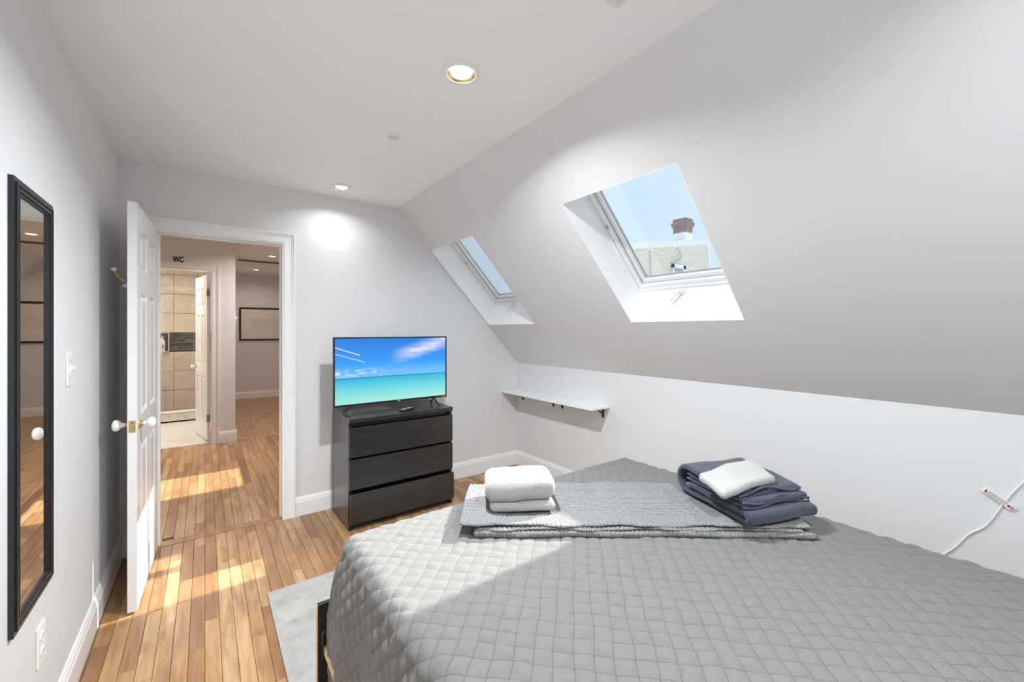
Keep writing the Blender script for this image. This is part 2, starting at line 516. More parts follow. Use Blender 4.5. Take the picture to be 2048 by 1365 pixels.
def quilt_mat():
    m, nt, p = new_mat('grey_quilt')
    L = nt.links.new
    uv = N(nt, 'ShaderNodeUVMap'); uv.uv_map = 'stitch'
    sx = N(nt, 'ShaderNodeSeparateXYZ'); L(uv.outputs[0], sx.inputs[0])
    def mth(op, a, b=None, c=None):
        n = N(nt, 'ShaderNodeMath', operation=op)
        for i, v in enumerate((a, b, c)):
            if v is None: continue
            if isinstance(v, (int, float)): n.inputs[i].default_value = v
            else: L(v, n.inputs[i])
        return n.outputs[0]
    def seam(a, b):
        d = mth('ABSOLUTE', mth('SUBTRACT', mth('FRACT', a), 0.5))      # .5 at the seam
        near = mth('GREATER_THAN', d, 0.468)
        dots = mth('GREATER_THAN', mth('SINE', mth('MULTIPLY', b, 2*math.pi*14)), -0.1)
        return mth('MULTIPLY', near, dots)
    s1 = seam(sx.outputs['X'], sx.outputs['Y']); s2 = seam(sx.outputs['Y'], sx.outputs['X'])
    st = mth('MAXIMUM', s1, s2)
    tc = N(nt, 'ShaderNodeTexCoord')
    nz = N(nt, 'ShaderNodeTexNoise'); nz.inputs['Scale'].default_value = 35; nz.inputs['Detail'].default_value = 5
    L(tc.outputs['Object'], nz.inputs['Vector'])
    base = N(nt, 'ShaderNodeMixRGB')
    base.inputs['Color1'].default_value = (0.128, 0.124, 0.119, 1); base.inputs['Color2'].default_value = (0.152, 0.147, 0.142, 1)
    L(nz.outputs['Fac'], base.inputs['Fac'])
    mx = N(nt, 'ShaderNodeMixRGB'); mx.inputs['Color2'].default_value = (0.055, 0.054, 0.052, 1)
    L(mth('MULTIPLY', st, 0.95), mx.inputs['Fac']); L(base.outputs[0], mx.inputs['Color1'])
    L(mx.outputs[0], p.inputs['Base Color'])
    p.inputs['Roughness'].default_value = 0.85
    p.inputs['Sheen Weight'].default_value = 0.15
    nb = N(nt, 'ShaderNodeTexNoise'); nb.inputs['Scale'].default_value = 70; nb.inputs['Detail'].default_value = 4; nb.inputs['Distortion'].default_value = 1.0
    L(tc.outputs['Object'], nb.inputs['Vector'])
    b = N(nt, 'ShaderNodeBump'); b.inputs['Strength'].default_value = 0.35; b.inputs['Distance'].default_value = 0.003
    L(nb.outputs['Fac'], b.inputs['Height']); L(b.outputs[0], p.inputs['Normal'])
    return m
M['quilt'] = quilt_mat()

def terry(name, col, col2):
    m, nt, p = new_mat(name)
    L = nt.links.new
    tc = N(nt, 'ShaderNodeTexCoord')
    n1 = N(nt, 'ShaderNodeTexNoise'); n1.inputs['Scale'].default_value = 260; n1.inputs['Detail'].default_value = 3
    L(tc.outputs['Object'], n1.inputs['Vector'])
    mx = N(nt, 'ShaderNodeValToRGB')
    mx.color_ramp.elements[0].position = 0.35; mx.color_ramp.elements[0].color = (*col2, 1)
    mx.color_ramp.elements[1].position = 0.62; mx.color_ramp.elements[1].color = (*col, 1)
    L(n1.outputs['Fac'], mx.inputs[0]); L(mx.outputs[0], p.inputs['Base Color'])
    p.inputs['Roughness'].default_value = 0.95
    p.inputs['Sheen Weight'].default_value = 0.3
    b = N(nt, 'ShaderNodeBump'); b.inputs['Strength'].default_value = 0.6; b.inputs['Distance'].default_value = 0.004
    L(n1.outputs['Fac'], b.inputs['Height']); L(b.outputs[0], p.inputs['Normal'])
    return m
M['terry_white'] = terry('white_terry', (0.42, 0.415, 0.405), (0.32, 0.316, 0.308))
M['terry_navy'] = terry('navy_terry', (0.034, 0.046, 0.075), (0.013, 0.018, 0.033))
M['hem_navy'] = plain('navy_hem', (0.050, 0.066, 0.098), 0.8, bump=0.2, bscale=200)

def knit_mat():
    m, nt, p = new_mat('grey_knit')
    L = nt.links.new
    uv = N(nt, 'ShaderNodeUVMap'); uv.uv_map = 'knit'
    vo = N(nt, 'ShaderNodeTexVoronoi'); vo.inputs['Scale'].default_value = 1.0; vo.inputs['Randomness'].default_value = 0.25
    L(uv.outputs[0], vo.inputs['Vector'])
    r = N(nt, 'ShaderNodeValToRGB')
    r.color_ramp.elements[0].position = 0.15; r.color_ramp.elements[0].color = (0.25, 0.247, 0.246, 1)
    r.color_ramp.elements[1].position = 0.75; r.color_ramp.elements[1].color = (0.055, 0.054, 0.053, 1)
    q = r.color_ramp.elements.new(0.5); q.color = (0.19, 0.188, 0.186, 1)
    L(vo.outputs['Distance'], r.inputs[0]); L(r.outputs[0], p.inputs['Base Color'])
    p.inputs['Roughness'].default_value = 0.95
    inv = N(nt, 'ShaderNodeMath', operation='SUBTRACT'); inv.inputs[0].default_value = 1.0
    L(vo.outputs['Distance'], inv.inputs[1])
    b = N(nt, 'ShaderNodeBump'); b.inputs['Strength'].default_value = 0.9; b.inputs['Distance'].default_value = 0.005
    L(inv.outputs[0], b.inputs['Height']); L(b.outputs[0], p.inputs['Normal'])
    return m
M['knit'] = knit_mat()

def rug_mat():
    m, nt, p = new_mat('pale_rug')
    L = nt.links.new
    tc = N(nt, 'ShaderNodeTexCoord')
    n1 = N(nt, 'ShaderNodeTexNoise'); n1.inputs['Scale'].default_value = 9; n1.inputs['Detail'].default_value = 10; n1.inputs['Roughness'].default_value = 0.75
    L(tc.outputs['Object'], n1.inputs['Vector'])
    r = N(nt, 'ShaderNodeValToRGB')
    r.color_ramp.elements[0].position = 0.30; r.color_ramp.elements[0].color = (0.32, 0.307, 0.29, 1)
    r.color_ramp.elements[1].position = 0.55; r.color_ramp.elements[1].color = (0.455, 0.44, 0.42, 1)
    L(n1.outputs['Fac'], r.inputs[0]); L(r.outputs[0], p.inputs['Base Color'])
    p.inputs['Roughness'].default_value = 0.95
    n2 = N(nt, 'ShaderNodeTexNoise'); n2.inputs['Scale'].default_value = 350
    L(tc.outputs['Object'], n2.inputs['Vector'])
    b = N(nt, 'ShaderNodeBump'); b.inputs['Strength'].default_value = 0.5; b.inputs['Distance'].default_value = 0.003
    L(n2.outputs['Fac'], b.inputs['Height']); L(b.outputs[0], p.inputs['Normal'])
    return m
M['rug'] = rug_mat()

def screen_mat():
    """beach picture on the television; uv 0..1"""
    m, nt, p = new_mat('screen_picture')
    L = nt.links.new
    uv = N(nt, 'ShaderNodeUVMap'); uv.uv_map = 'screen'
    s = N(nt, 'ShaderNodeSeparateXYZ'); L(uv.outputs[0], s.inputs[0])
    sky = N(nt, 'ShaderNodeValToRGB'); e = sky.color_ramp.elements
    e[0].position = 0.40; e[0].color = (0.13, 0.46, 0.82, 1)
    e[1].position = 1.0; e[1].color = (0.003, 0.16, 0.62, 1)
    q = e.new(0.62); q.color = (0.02, 0.28, 0.80, 1)
    L(s.outputs['Y'], sky.inputs[0])
    # streaky cloud in the upper right
    mp = N(nt, 'ShaderNodeMapping'); mp.inputs['Rotation'].default_value = (0, 0, math.radians(-24)); mp.inputs['Scale'].default_value = (2.2, 9.0, 1)
    L(uv.outputs[0], mp.inputs['Vector'])
    n1 = N(nt, 'ShaderNodeTexNoise'); n1.inputs['Scale'].default_value = 1.6; n1.inputs['Detail'].default_value = 8; n1.inputs['Distortion'].default_value = 0.8
    L(mp.outputs[0], n1.inputs['Vector'])
    def mth(op, a, b=None, c=None):
        n = N(nt, 'ShaderNodeMath', operation=op)
        for i, v in enumerate((a, b, c)):
            if v is None: continue
            if isinstance(v, (int, float)): n.inputs[i].default_value = v
            else: L(v, n.inputs[i])
        return n.outputs[0]
    # wedge: distance below the line y = .6 + .55*(x-.5)
    ln = mth('SUBTRACT', s.outputs['Y'], mth('MULTIPLY_ADD', mth('SUBTRACT', s.outputs['X'], 0.52), 0.50, 0.60))
    up = mth('SMOOTHSTEP' if False else 'MULTIPLY', mth('GREATER_THAN', ln, 0.0), mth('LESS_THAN', ln, 0.33))
    soft = mth('MAXIMUM', mth('SUBTRACT', 1.0, mth('MULTIPLY', mth('ABSOLUTE', mth('SUBTRACT', ln, 0.11)), 6.5)), 0.0)
    right = mth('MINIMUM', mth('MAXIMUM', mth('MULTIPLY', mth('SUBTRACT', s.outputs['X'], 0.46), 4.5), 0.0), 1.0)
    wedge = mth('MULTIPLY', mth('MULTIPLY', soft, right), mth('MULTIPLY', mth('MAXIMUM', mth('SUBTRACT', n1.outputs['Fac'], 0.22), 0.0), 2.6))
    # contrails on the left
    def trail(y0, k, x1):
        d = mth('ABSOLUTE', mth('SUBTRACT', s.outputs['Y'], mth('MULTIPLY_ADD', s.outputs['X'], k, y0)))
        t = mth('MAXIMUM', mth('SUBTRACT', 1.0, mth('MULTIPLY', d, 75.0)), 0.0)
        return mth('MULTIPLY', t, mth('LESS_THAN', s.outputs['X'], x1))
    tr = mth('MAXIMUM', trail(0.865, -0.62, 0.20), mth('MULTIPLY', trail(0.77, -0.58, 0.24), 0.6))
    # puffs near the horizon
    mp2 = N(nt, 'ShaderNodeMapping'); mp2.inputs['Scale'].default_value = (13, 20, 1); L(uv.outputs[0], mp2.inputs['Vector'])
    n2 = N(nt, 'ShaderNodeTexNoise'); n2.inputs['Scale'].default_value = 1.0; n2.inputs['Detail'].default_value = 5; L(mp2.outputs[0], n2.inputs['Vector'])
    band = mth('MAXIMUM', mth('SUBTRACT', 1.0, mth('MULTIPLY', mth('ABSOLUTE', mth('SUBTRACT', s.outputs['Y'], 0.475)), 12.0)), 0.0)
    lft = mth('MINIMUM', mth('MAXIMUM', mth('MULTIPLY', mth('SUBTRACT', 0.48, s.outputs['X']), 4.0), 0.12), 1.0)
    puff = mth('MULTIPLY', mth('MULTIPLY', band, lft), mth('MAXIMUM', mth('MULTIPLY', mth('SUBTRACT', n2.outputs['Fac'], 0.47), 7.0), 0.0))
    cl = mth('MINIMUM', mth('MAXIMUM', mth('MAXIMUM', wedge, tr), puff), 0.85)
    mc = N(nt, 'ShaderNodeMixRGB'); mc.inputs['Color2'].default_value = (0.72, 0.74, 0.92, 1)
    L(cl, mc.inputs['Fac']); L(sky.outputs[0], mc.inputs['Color1'])
    sea = N(nt, 'ShaderNodeValToRGB'); e = sea.color_ramp.elements
    e[0].position = 0.0; e[0].color = (0.34, 0.72, 0.64, 1)
    e[1].position = 0.40; e[1].color = (0.0, 0.16, 0.42, 1)
    q = e.new(0.375); q.color = (0.02, 0.40, 0.62, 1)
    q = e.new(0.24); q.color = (0.10, 0.56, 0.62, 1)
    L(s.outputs['Y'], sea.inputs[0])
    mp3 = N(nt, 'ShaderNodeMapping'); mp3.inputs['Scale'].default_value = (40, 90, 1); L(uv.outputs[0], mp3.inputs['Vector'])
    n3 = N(nt, 'ShaderNodeTexNoise'); n3.inputs['Scale'].default_value = 1.0; n3.inputs['Detail'].default_value = 4; L(mp3.outputs[0], n3.inputs['Vector'])
    sm = N(nt, 'ShaderNodeMixRGB', blend_type='OVERLAY'); sm.inputs['Fac'].default_value = 0.45
    L(sea.outputs[0], sm.inputs['Color1']); L(n3.outputs['Fac'], sm.inputs['Color2'])
    fin = N(nt, 'ShaderNodeMixRGB')
    L(mth('GREATER_THAN', s.outputs['Y'], 0.40), fin.inputs['Fac'])
    L(sm.outputs[0], fin.inputs['Color1']); L(mc.outputs[0], fin.inputs['Color2'])
    p.inputs['Base Color'].default_value = (0.01, 0.01, 0.01, 1)
    p.inputs['Roughness'].default_value = 0.3
    L(fin.outputs[0], p.inputs['Emission Color'])
    p.inputs['Emission Strength'].default_value = 0.88
    return m
M['screen'] = screen_mat()

def print_mat():
    m, nt, p = new_mat('line_drawing_print')
    L = nt.links.new
    uv = N(nt, 'ShaderNodeUVMap'); uv.uv_map = 'print'
    br = N(nt, 'ShaderNodeTexBrick'); br.inputs['Scale'].default_value = 9
    br.inputs['Mortar Size'].default_value = 0.012; br.inputs['Bias'].default_value = -0.5
    br.inputs['Color1'].default_value = (0.74, 0.71, 0.67, 1); br.inputs['Color2'].default_value = (0.70, 0.67, 0.63, 1); br.inputs['Mortar'].default_value = (0.30, 0.28, 0.27, 1)
    br.squash = 0.6; br.squash_frequency = 3
    nz = N(nt, 'ShaderNodeTexNoise'); nz.inputs['Scale'].default_value = 60
    L(uv.outputs[0], br.inputs['Vector'])
    s = N(nt, 'ShaderNodeSeparateXYZ'); L(uv.outputs[0], s.inputs[0])
    def mth(op, a, b):
        n = N(nt, 'ShaderNodeMath', operation=op)
        for i, v in enumerate((a, b)):
            if isinstance(v, (int, float)): n.inputs[i].default_value = v
            else: L(v, n.inputs[i])
        return n.outputs[0]
    inx = mth('LESS_THAN', mth('ABSOLUTE', mth('SUBTRACT', s.outputs['X'], 0.5), 0), 0.34)
    iny = mth('LESS_THAN', mth('ABSOLUTE', mth('SUBTRACT', s.outputs['Y'], 0.5), 0), 0.16)
    mx = N(nt, 'ShaderNodeMixRGB'); mx.inputs['Color1'].default_value = (0.74, 0.71, 0.67, 1)
    L(mth('MULTIPLY', inx, iny), mx.inputs['Fac']); L(br.outputs['Color'], mx.inputs['Color2'])
    L(mx.outputs[0], p.inputs['Base Color'])
    p.inputs['Roughness'].default_value = 0.6
    return m
M['print'] = print_mat()
M['siding'] = plain('cream_clapboard', (0.76, 0.73, 0.63), 0.6, var=0.06, vscale=1.5)
M['house_trim'] = plain('house_white', (0.80, 0.80, 0.81), 0.5, var=0.04)
M['brick'] = plain('chimney_brick', (0.30, 0.24, 0.22), 0.8, var=0.25, vscale=9)
M['roofing'] = plain('roof_membrane', (0.55, 0.55, 0.56), 0.7, var=0.1)
M['pane_grey'] = plain('window_shade', (0.34, 0.35, 0.37), 0.8, var=0.1)
M['wire'] = plain('grey_wire', (0.35, 0.34, 0.33), 0.6, var=0.1)

def set_uv(o, name, fn):
    me = o.data
    lay = me.uv_layers.new(name=name)
    for lp in me.loops:
        lay.data[lp.index].uv = fn(me.vertices[lp.vertex_index].co)

def SP(s, n, y):
    """point in slope coordinates: s up the slope from the knee wall top, n outward"""
    return Vector((XR, 0, KNEE)) + U_S * s + N_S * n + Vector((0, y, 0))

# ================================================================== SETTING
def wall(name, label, polys, axis, a0, a1, mat=None):
    bm = bmesh.new()
    for p in polys: prism(bm, p, axis, a0, a1)
    return tag(obj(name, bm, mat or M['paint']), label, 'wall', kind='structure')

# floor with single boards
floor = box('floor', (XL, YB, -0.06), (XR, Y_END, -0.019), M['dark'])
tag(floor, 'honey oak strip floor running from the bedroom through the door', 'floor', kind='structure')
PW = 0.0568
X_PLANK0 = -0.001 - 8 * PW
bathx1 = 0.255
def region_visible(x, y0, y1):
    if y1 < 1.6 and x > 0.3: return False
    if x > 0.75 and y0 < 2.6 and y1 < 2.9 and y1 < YF: return False
    if y0 >= YH and y0 < WCY and x > 1.3: return False
    if y0 >= WCY and (x > 1.6): return False
    return True
hidden = bmesh.new()
def plank_mesh(bm, x0, x1, y0, y1):
    g, d = 0.0007, 0.0012
    zt = random.uniform(-0.0004, 0.0004)
    a = [(x0+g, y0+g), (x1-g, y0+g), (x1-g, y1-g), (x0+g, y1-g)]
    b = [(x0+g+d, y0+g+d), (x1-g-d, y0+g+d), (x1-g-d, y1-g-d), (x0+g+d, y1-g-d)]
    v0 = [bm.verts.new((p[0], p[1], -0.019)) for p in a]
    v1 = [bm.verts.new((p[0], p[1], zt-0.001)) for p in a]
    v2 = [bm.verts.new((p[0], p[1], zt)) for p in b]
    for lo, hi in ((v0, v1), (v1, v2)):
        for i in range(4):
            j = (i+1) % 4
            bm.faces.new((lo[i], lo[j], hi[j], hi[i]))
    bm.faces.new(v2)
    return bm
n_planks = 0
def lay(x0, x1, ya, yb):
    global n_planks
    y = ya - random.uniform(0, 0.7)
    while y < yb:
        L_ = random.choice([0.45, 0.6, 0.75, 0.9, 1.1, 1.3]) * random.uniform(0.9, 1.1)
        a, b = max(y, ya), min(y + L_, yb)
        if b - a > 0.05:
            if region_visible((x0+x1)/2, a, b) and n_planks < 298:
                obj('plank', plank_mesh(bmesh.new(), x0, x1, a, b), M['floor'], floor)
                n_planks += 1
            else:
                plank_mesh(hidden, x0, x1, a, b)
        y += L_
k = 0
cols = []
while X_PLANK0 + k * PW < XR:
    x0 = max(X_PLANK0 + k * PW, XL); x1 = min(X_PLANK0 + (k+1) * PW, XR); k += 1
    if x1 - x0 > 0.004: cols.append((x0, x1))
for x0, x1 in cols:
    lay(x0, x1, YB, YF + 0.015)
for x0, x1 in cols:
    lay(x0, x1, YH - 0.02, WCY + 0.05)
for x0, x1 in cols:
    if x0 > 0.24: lay(x0, x1, WCY + 0.05, Y_END)
hp = obj('plank', hidden, M['floor'], floor); hp['kind'] = 'stuff'
box('threshold_board', (-0.245, YF+0.0155, -0.019), (0.455, YH-0.0205, 0.004), M['floor'], floor, bev=0.003)

# walls
tag(box('wall_left', (XL-0.12, YB, -0.05), (XL, YH, ZC+0.02), M['paint']), 'pale grey wall with the tall black mirror', 'wall', kind='structure')
tag(box('wall_rear', (XL-0.12, YB-0.12, -0.05), (XR+0.12, YB, ZC+0.02), M['paint']), 'plain wall behind the bed head', 'wall', kind='structure')
tag(box('wall_right', (XR, YB, -0.05), (XR+0.15, Y_END, KNEE+0.0), M['paint']), 'low knee wall below the sloped ceiling', 'wall', kind='structure')
DX0, DX1, DZ = -0.244, 0.454, 2.02
slope_x = lambda z: XR + (z - KNEE) * U_S.x / U_S.z
wall('wall_far', 'far wall with the open doorway and television', [
    [(XL, -0.05), (DX0-0.02, -0.05), (DX0-0.02, ZC+0.02), (XL, ZC+0.02)],
    [(DX0-0.02, DZ+0.02), (DX1+0.02, DZ+0.02), (DX1+0.02, ZC+0.02), (DX0-0.02, ZC+0.02)],
    [(DX1+0.02, -0.05), (XR, -0.05), (XR, KNEE), (slope_x(ZC+0.02), ZC+0.02), (DX1+0.02, ZC+0.02)]], 'y', YF, YH)
bm = bmesh.new(); bx(bm, (XL-0.12, YB-0.12, ZC), (SLX+0.02, YF, ZC+0.12))
ceiling = tag(obj('ceiling', bm, M['ceil']), 'flat white bedroom ceiling with recessed lamps', 'ceiling', kind='structure')

# sloped ceiling with skylight shafts
SK_Y0, SK_Y1, SK_W = 1.010, 1.728, 1.70
S0, S1 = 0.536, 1.452
TH = 0.20
holes = [(SK_Y0 + SK_W*i, SK_Y1 + SK_W*i) for i in (-1, 0, 1, 2)]
S_TOP_BED, S_TOP_HALL = S_C + 0.0, (ZH - KNEE) / U_S.z
def slope_prism(bm, poly_sn, y0, y1):
    b = [bm.verts.new(SP(s, n, y0)) for s, n in poly_sn]
    t = [bm.verts.new(SP(s, n, y1)) for s, n in poly_sn]
    bm.faces.new(b[::-1]); bm.faces.new(t)
    m_ = len(poly_sn)
    for i in range(m_):
        bm.faces.new((b[i], b[(i+1) % m_], t[(i+1) % m_], t[i]))
def slope_part(name, label, ya, yb, hs, stop):
    bm = bmesh.new()
    slope_prism(bm, [(0, 0), (S0, 0), (S0+0.10, TH), (-0.12, TH)], ya, yb)
    slope_prism(bm, [(S1, 0), (stop, 0), (stop+0.1, TH), (S1, TH)], ya, yb)
    y = ya
    for a, b in hs:
        slope_prism(bm, [(S0, 0), (S1, 0), (S1, TH), (S0+0.10, TH)], y, a)
        y = b
    slope_prism(bm, [(S0, 0), (S1, 0), (S1, TH), (S0+0.10, TH)], y, yb)
    return tag(obj(name, bm, M['paint']), label, 'ceiling', kind='structure')
slope = slope_part('ceiling_slope', 'sloped ceiling with deep skylight openings over the bed', YB-0.12, YF, holes[:3], S_TOP_BED)
slope_part('ceiling_slope_hall', 'sloped ceiling of the hall beyond the doorway', YF, Y_END, holes[3:], S_TOP_HALL)

# white lining of each shaft plus the roof window itself
def skylight(i, y0, y1, label):
    w = thing('window_%d' % i, label, 'skylight', SP(S0, 0, (y0+y1)/2), kind='structure')
    t = 0.004
    bm = bmesh.new()
    def quadslab(pts, inward):
        a = [bm.verts.new(p) for p in pts]
        b = [bm.verts.new(p + inward * t) for p in pts]
        bm.faces.new(a); bm.faces.new(b[::-1])
        for q in range(4): bm.faces.new((a[q], a[(q+1) % 4], b[(q+1) % 4], b[q]))
    quadslab([SP(S0, 0, y1), SP(S1, 0, y1), SP(S1, TH, y1), SP(S0+0.10, TH, y1)], Vector((0, -1, 0)))
    quadslab([SP(S0, 0, y0), SP(S1, 0, y0), SP(S1, TH, y0), SP(S0+0.10, TH, y0)], Vector((0, 1, 0)))
    quadslab([SP(S0, 0, y0), SP(S0, 0, y1), SP(S0+0.10, TH, y1), SP(S0+0.10, TH, y0)], U_S)
    quadslab([SP(S1, 0, y0), SP(S1, 0, y1), SP(S1, TH, y1), SP(S1, TH, y0)], -U_S)
    obj('shaft_lining', bm, M['shaft'], w)
    sa, sb = S0 + 0.10, S1
    def ring(name, inset, width, n0, n1, mat, parent=None):
        bm = bmesh.new()
        a0, a1, b0, b1 = sa+inset, sb-inset, y0+inset, y1-inset
        for (p0, p1, q0, q1) in ((a0, a0+width, b0, b1), (a1-width, a1, b0, b1), (a0+width, a1-width, b0, b0+width), (a0+width, a1-width, b1-width, b1)):
            slope_prism(bm, [(p0, n0), (p1, n0), (p1, n1), (p0, n1)], q0, q1)
        return obj(name, bm, mat, parent or w)
    fr = ring('frame', 0.0045, 0.014, TH-0.012, TH+0.085, M['vinyl'])
    ring('gasket', 0.0185, 0.003, TH+0.012, TH+0.080, M['gasket'], fr)
    sash = ring('sash', 0.0215, 0.020, TH+0.002, TH+0.075, M['vinyl'])
    ring('sash_step', 0.0415, 0.003, TH+0.024, TH+0.075, M['gasket'], sash)
    ring('glazing_bead', 0.0445, 0.022, TH+0.030, TH+0.070, M['vinyl'], sash)
    ring('glass_seal', 0.0665, 0.0025, TH+0.050, TH+0.066, M['gasket'], sash)
    bm = bmesh.new()
    slope_prism(bm, [(sa+0.069, TH+0.055), (sb-0.069, TH+0.055), (sb-0.069, TH+0.059), (sa+0.069, TH+0.059)], y0+0.069, y1-0.069)
    obj('pane', bm, M['glass'], w)
    # crank handle on the lower reveal
    yc = (y0+y1)/2 + 0.03
    base = SP(S0+0.088, 0.165, yc)
    rev = (SP(S0+0.10, TH, 0) - SP(S0, 0, 0)).normalized()
    nrm = Vector((-rev.z, 0, rev.x))
    if nrm.dot(U_S) < 0: nrm = -nrm
    bm = bmesh.new()
    lathe(bm, [(0.020, 0.0), (0.020, 0.010), (0.012, 0.018), (0.010, 0.03)], base, nrm, 14)
    h = obj('crank_handle', bm, M['vinyl'], w, smooth=True)
    bm = bmesh.new()
    tube(bm, [base + nrm*0.028, base + nrm*0.034 - rev*0.03 + Vector((0, 0.02, 0)), base + nrm*0.034 - rev*0.065 + Vector((0, 0.045, 0))], [0.008, 0.007, 0.009], 8)
    obj('crank_arm', bm, M['vinyl'], h, smooth=True)
    bm = bmesh.new()
    slope_prism(bm, [(S0+0.60, TH-0.004), (S0+0.625, TH-0.004), (S0+0.625, TH+0.003), (S0+0.60, TH+0.003)], y1-0.038, y1-0.024)
    obj('latch_stud', bm, M['gasket'], w)
    return w
skylight(1, *holes[1], 'larger roof window in view showing the cream house outside')
skylight(2, *holes[2], 'roof window next to the far wall above the television')
skylight(3, *holes[3], 'roof window over the hall floor beyond the door')
skylight(4, *holes[0], 'roof window over the head of the bed')

# hall and shower room shell
tag(box('ceiling_hall', (-1.6, YH-0.12, ZH), (slope_x(ZH)+0.02, Y_END+0.12, ZH+0.12), M['ceil']), 'hall ceiling with two recessed lamps and slot diffuser', 'ceiling', kind='structure')
tag(box('wall_hall_left', (-1.6, YH, -0.05), (-1.48, Y_END, ZH), M['paint']), 'left end wall of the hall', 'wall', kind='structure')
tag(box('wall_hall_near', (-1.6, YF, -0.05), (XL-0.12, YH, ZH), M['paint']), 'hall side of the wall left of the bedroom door', 'wall', kind='structure')
tag(box('wall_hall_over', (XL-0.12, YF+0.002, ZC+0.02), (slope_x(ZH), YH, ZH), M['paint']), 'strip of wall above the bedroom door on hall side', 'wall', kind='structure')
tag(box('floor_hall_side', (-1.6, YH, -0.06), (XL, WCY+0.05, 0.0), M['floor']), 'hall floor to the left of the doorway', 'floor', kind='structure')
BX0, BX1, BZ = -0.62, 0.056, 2.11
wall('wall_wc', 'hall wall with the shower room door under the WC letters', [
    [(-1.48, -0.05), (BX0-0.02, -0.05), (BX0-0.02, ZH), (-1.48, ZH)],
    [(BX0-0.02, BZ+0.02), (BX1+0.02, BZ+0.02), (BX1+0.02, ZH), (BX0-0.02, ZH)],
    [(BX1+0.02, -0.05), (0.305, -0.05), (0.305, ZH), (BX1+0.02, ZH)]], 'y', WCY, WCY+0.11)
tag(box('wall_hall_inner', (0.205, WCY+0.11, -0.05), (0.305, Y_END, ZH), M['paint']), 'inner hall wall past the shower room corner', 'wall', kind='structure')
wall('wall_hall_far', 'shadowed end wall of the hall with the framed drawing', [
    [(-1.48, -0.05), (XR, -0.05), (XR, KNEE), (slope_x(ZH), ZH), (-1.48, ZH)]], 'y', Y_END, Y_END+0.12)
tag(box('floor_bath', (-1.48, WCY+0.05, -0.05), (0.205, 8.0, 0.006), M['bath_floor']), 'pale marble mosaic floor of the shower room', 'floor', kind='structure')
tag(box('floor_shower', (-1.48, 8.0, -0.05), (0.205, 8.62, 0.03), M['bath_floor']), 'shower tray floor behind the glass', 'floor', kind='structure')
wt = box('wall_shower', (-1.48, 8.625, -0.05), (0.205, 8.75, ZH), M['grout'])
tag(wt, 'marble tiled shower wall with dark mosaic band', 'wall', kind='structure')
TS = 0.31
zrows = [1.044 + TS*j for j in range(-4, 6)]
for i in range(-4, 3):
    for z in zrows:
        x0, x1 = -0.405 + TS*i, -0.405 + TS*(i+1)
        z0, z1 = max(z, 0.0), min(z + TS, ZH)
        x1 = min(x1, 0.203)
        if abs(z - 1.044) < 0.01 or z1 - z0 < 0.03 or x1 - x0 < 0.03: continue
        box('tile', (x0+0.0025, 8.60, z0+0.0025), (x1-0.0025, 8.626, z1-0.0025), M['tile'], wt, bev=0.002)
# mosaic band: slim strips, joined
for mk, par in (('mosaic_a', 0), ('mosaic_b', 1)):
    bm = bmesh.new()
    rnd = random.Random(5)
    z = 1.046
    while z < 1.35:
        h = rnd.choice([0.012, 0.016, 0.022])
        x = -0.465 - rnd.uniform(0, 0.05)
        while x < 0.20:
            w_ = rnd.choice([0.05, 0.09, 0.14])
            sel = rnd.random() < 0.38
            pr_ = rnd.uniform(0, 0.006)
            if sel == bool(par):
                bx(bm, (max(x, -0.462)+0.001, 8.603-pr_, z+0.001), (min(x+w_, 0.203)-0.001, 8.626, min(z+h, 1.353)-0.001))
            x += w_
        z += h
    o = obj('mosaic_strips', bm, M[mk], wt); o['kind'] = 'stuff'
# niche left of the band
bm = bmesh.new()
for lo, hi in (((-0.478, 8.59, 1.044), (-0.464, 8.626, 1.354)), ((-0.80, 8.59, 1.044), (-0.786, 8.626, 1.354)), ((-0.786, 8.59, 1.044), (-0.478, 8.626, 1.056)), ((-0.786, 8.59, 1.342), (-0.478, 8.626, 1.354))):
    bx(bm, lo, hi, 0.002)
obj('niche_frame', bm, M['tile'], wt)
box('niche_back', (-0.786, 8.615, 1.056), (-0.478, 8.6255, 1.342), M['mosaic_a'], wt)
box('niche_floor', (-0.786, 8.53, 1.044), (-0.464, 8.60, 1.056), M['tile'], wt, bev=0.002)
# curb
cu = box('trim_shower_curb', (-1.48, 8.015, -0.02), (0.205, 8.12, 0.155), M['grout'])
tag(cu, 'low marble curb in front of the shower glass', 'curb', kind='structure')
for a, b in ((-1.05, -0.742), (-0.74, -0.432), (-0.43, 0.0), (0.002, 0.2)):
    box('tile', (a, 8.0, 0.008), (b, 8.016, 0.155), M['curb_tile'], cu, bev=0.002)
box('cap_stone', (-1.48, 7.99, 0.1555), (0.203, 8.13, 0.172), M['porcelain'], cu, bev=0.003)

# baseboards
def base_profile(h=0.14, t=0.016):
    return [(0, 0), (t, 0), (t, h-0.035), (t-0.003, h-0.028), (t-0.004, h-0.018), (0.007, h-0.006), (0.005, h), (0, h)]
def baseboard(name, label, runs, parent=None):
    """runs: (axis, fixed coordinate of wall face, from, to, sign of the room side)"""
    bm = bmesh.new()
    for ax, c, a, b, sg in runs:
        prof = [(c + sg*d, z) for d, z in base_profile()]
        if ax == 'y': prism(bm, prof, 'y', a, b)
        else: prism(bm, prof, 'x', a, b)
    return tag(obj(name, bm, M['trim']), label, 'baseboard', kind='structure')
baseboard('baseboard_left', 'white baseboard along the mirror wall', [('y', XL, YB+0.001, YF-0.001, 1)])
baseboard('baseboard_right', 'white baseboard along the knee wall', [('y', XR, YB+0.001, YF-0.017, -1)])
baseboard('baseboard_far', 'white baseboard behind the dresser', [('x', YF, 0.540, XR-0.001, -1), ('x', YF, XL+0.016, -0.333, -1)])
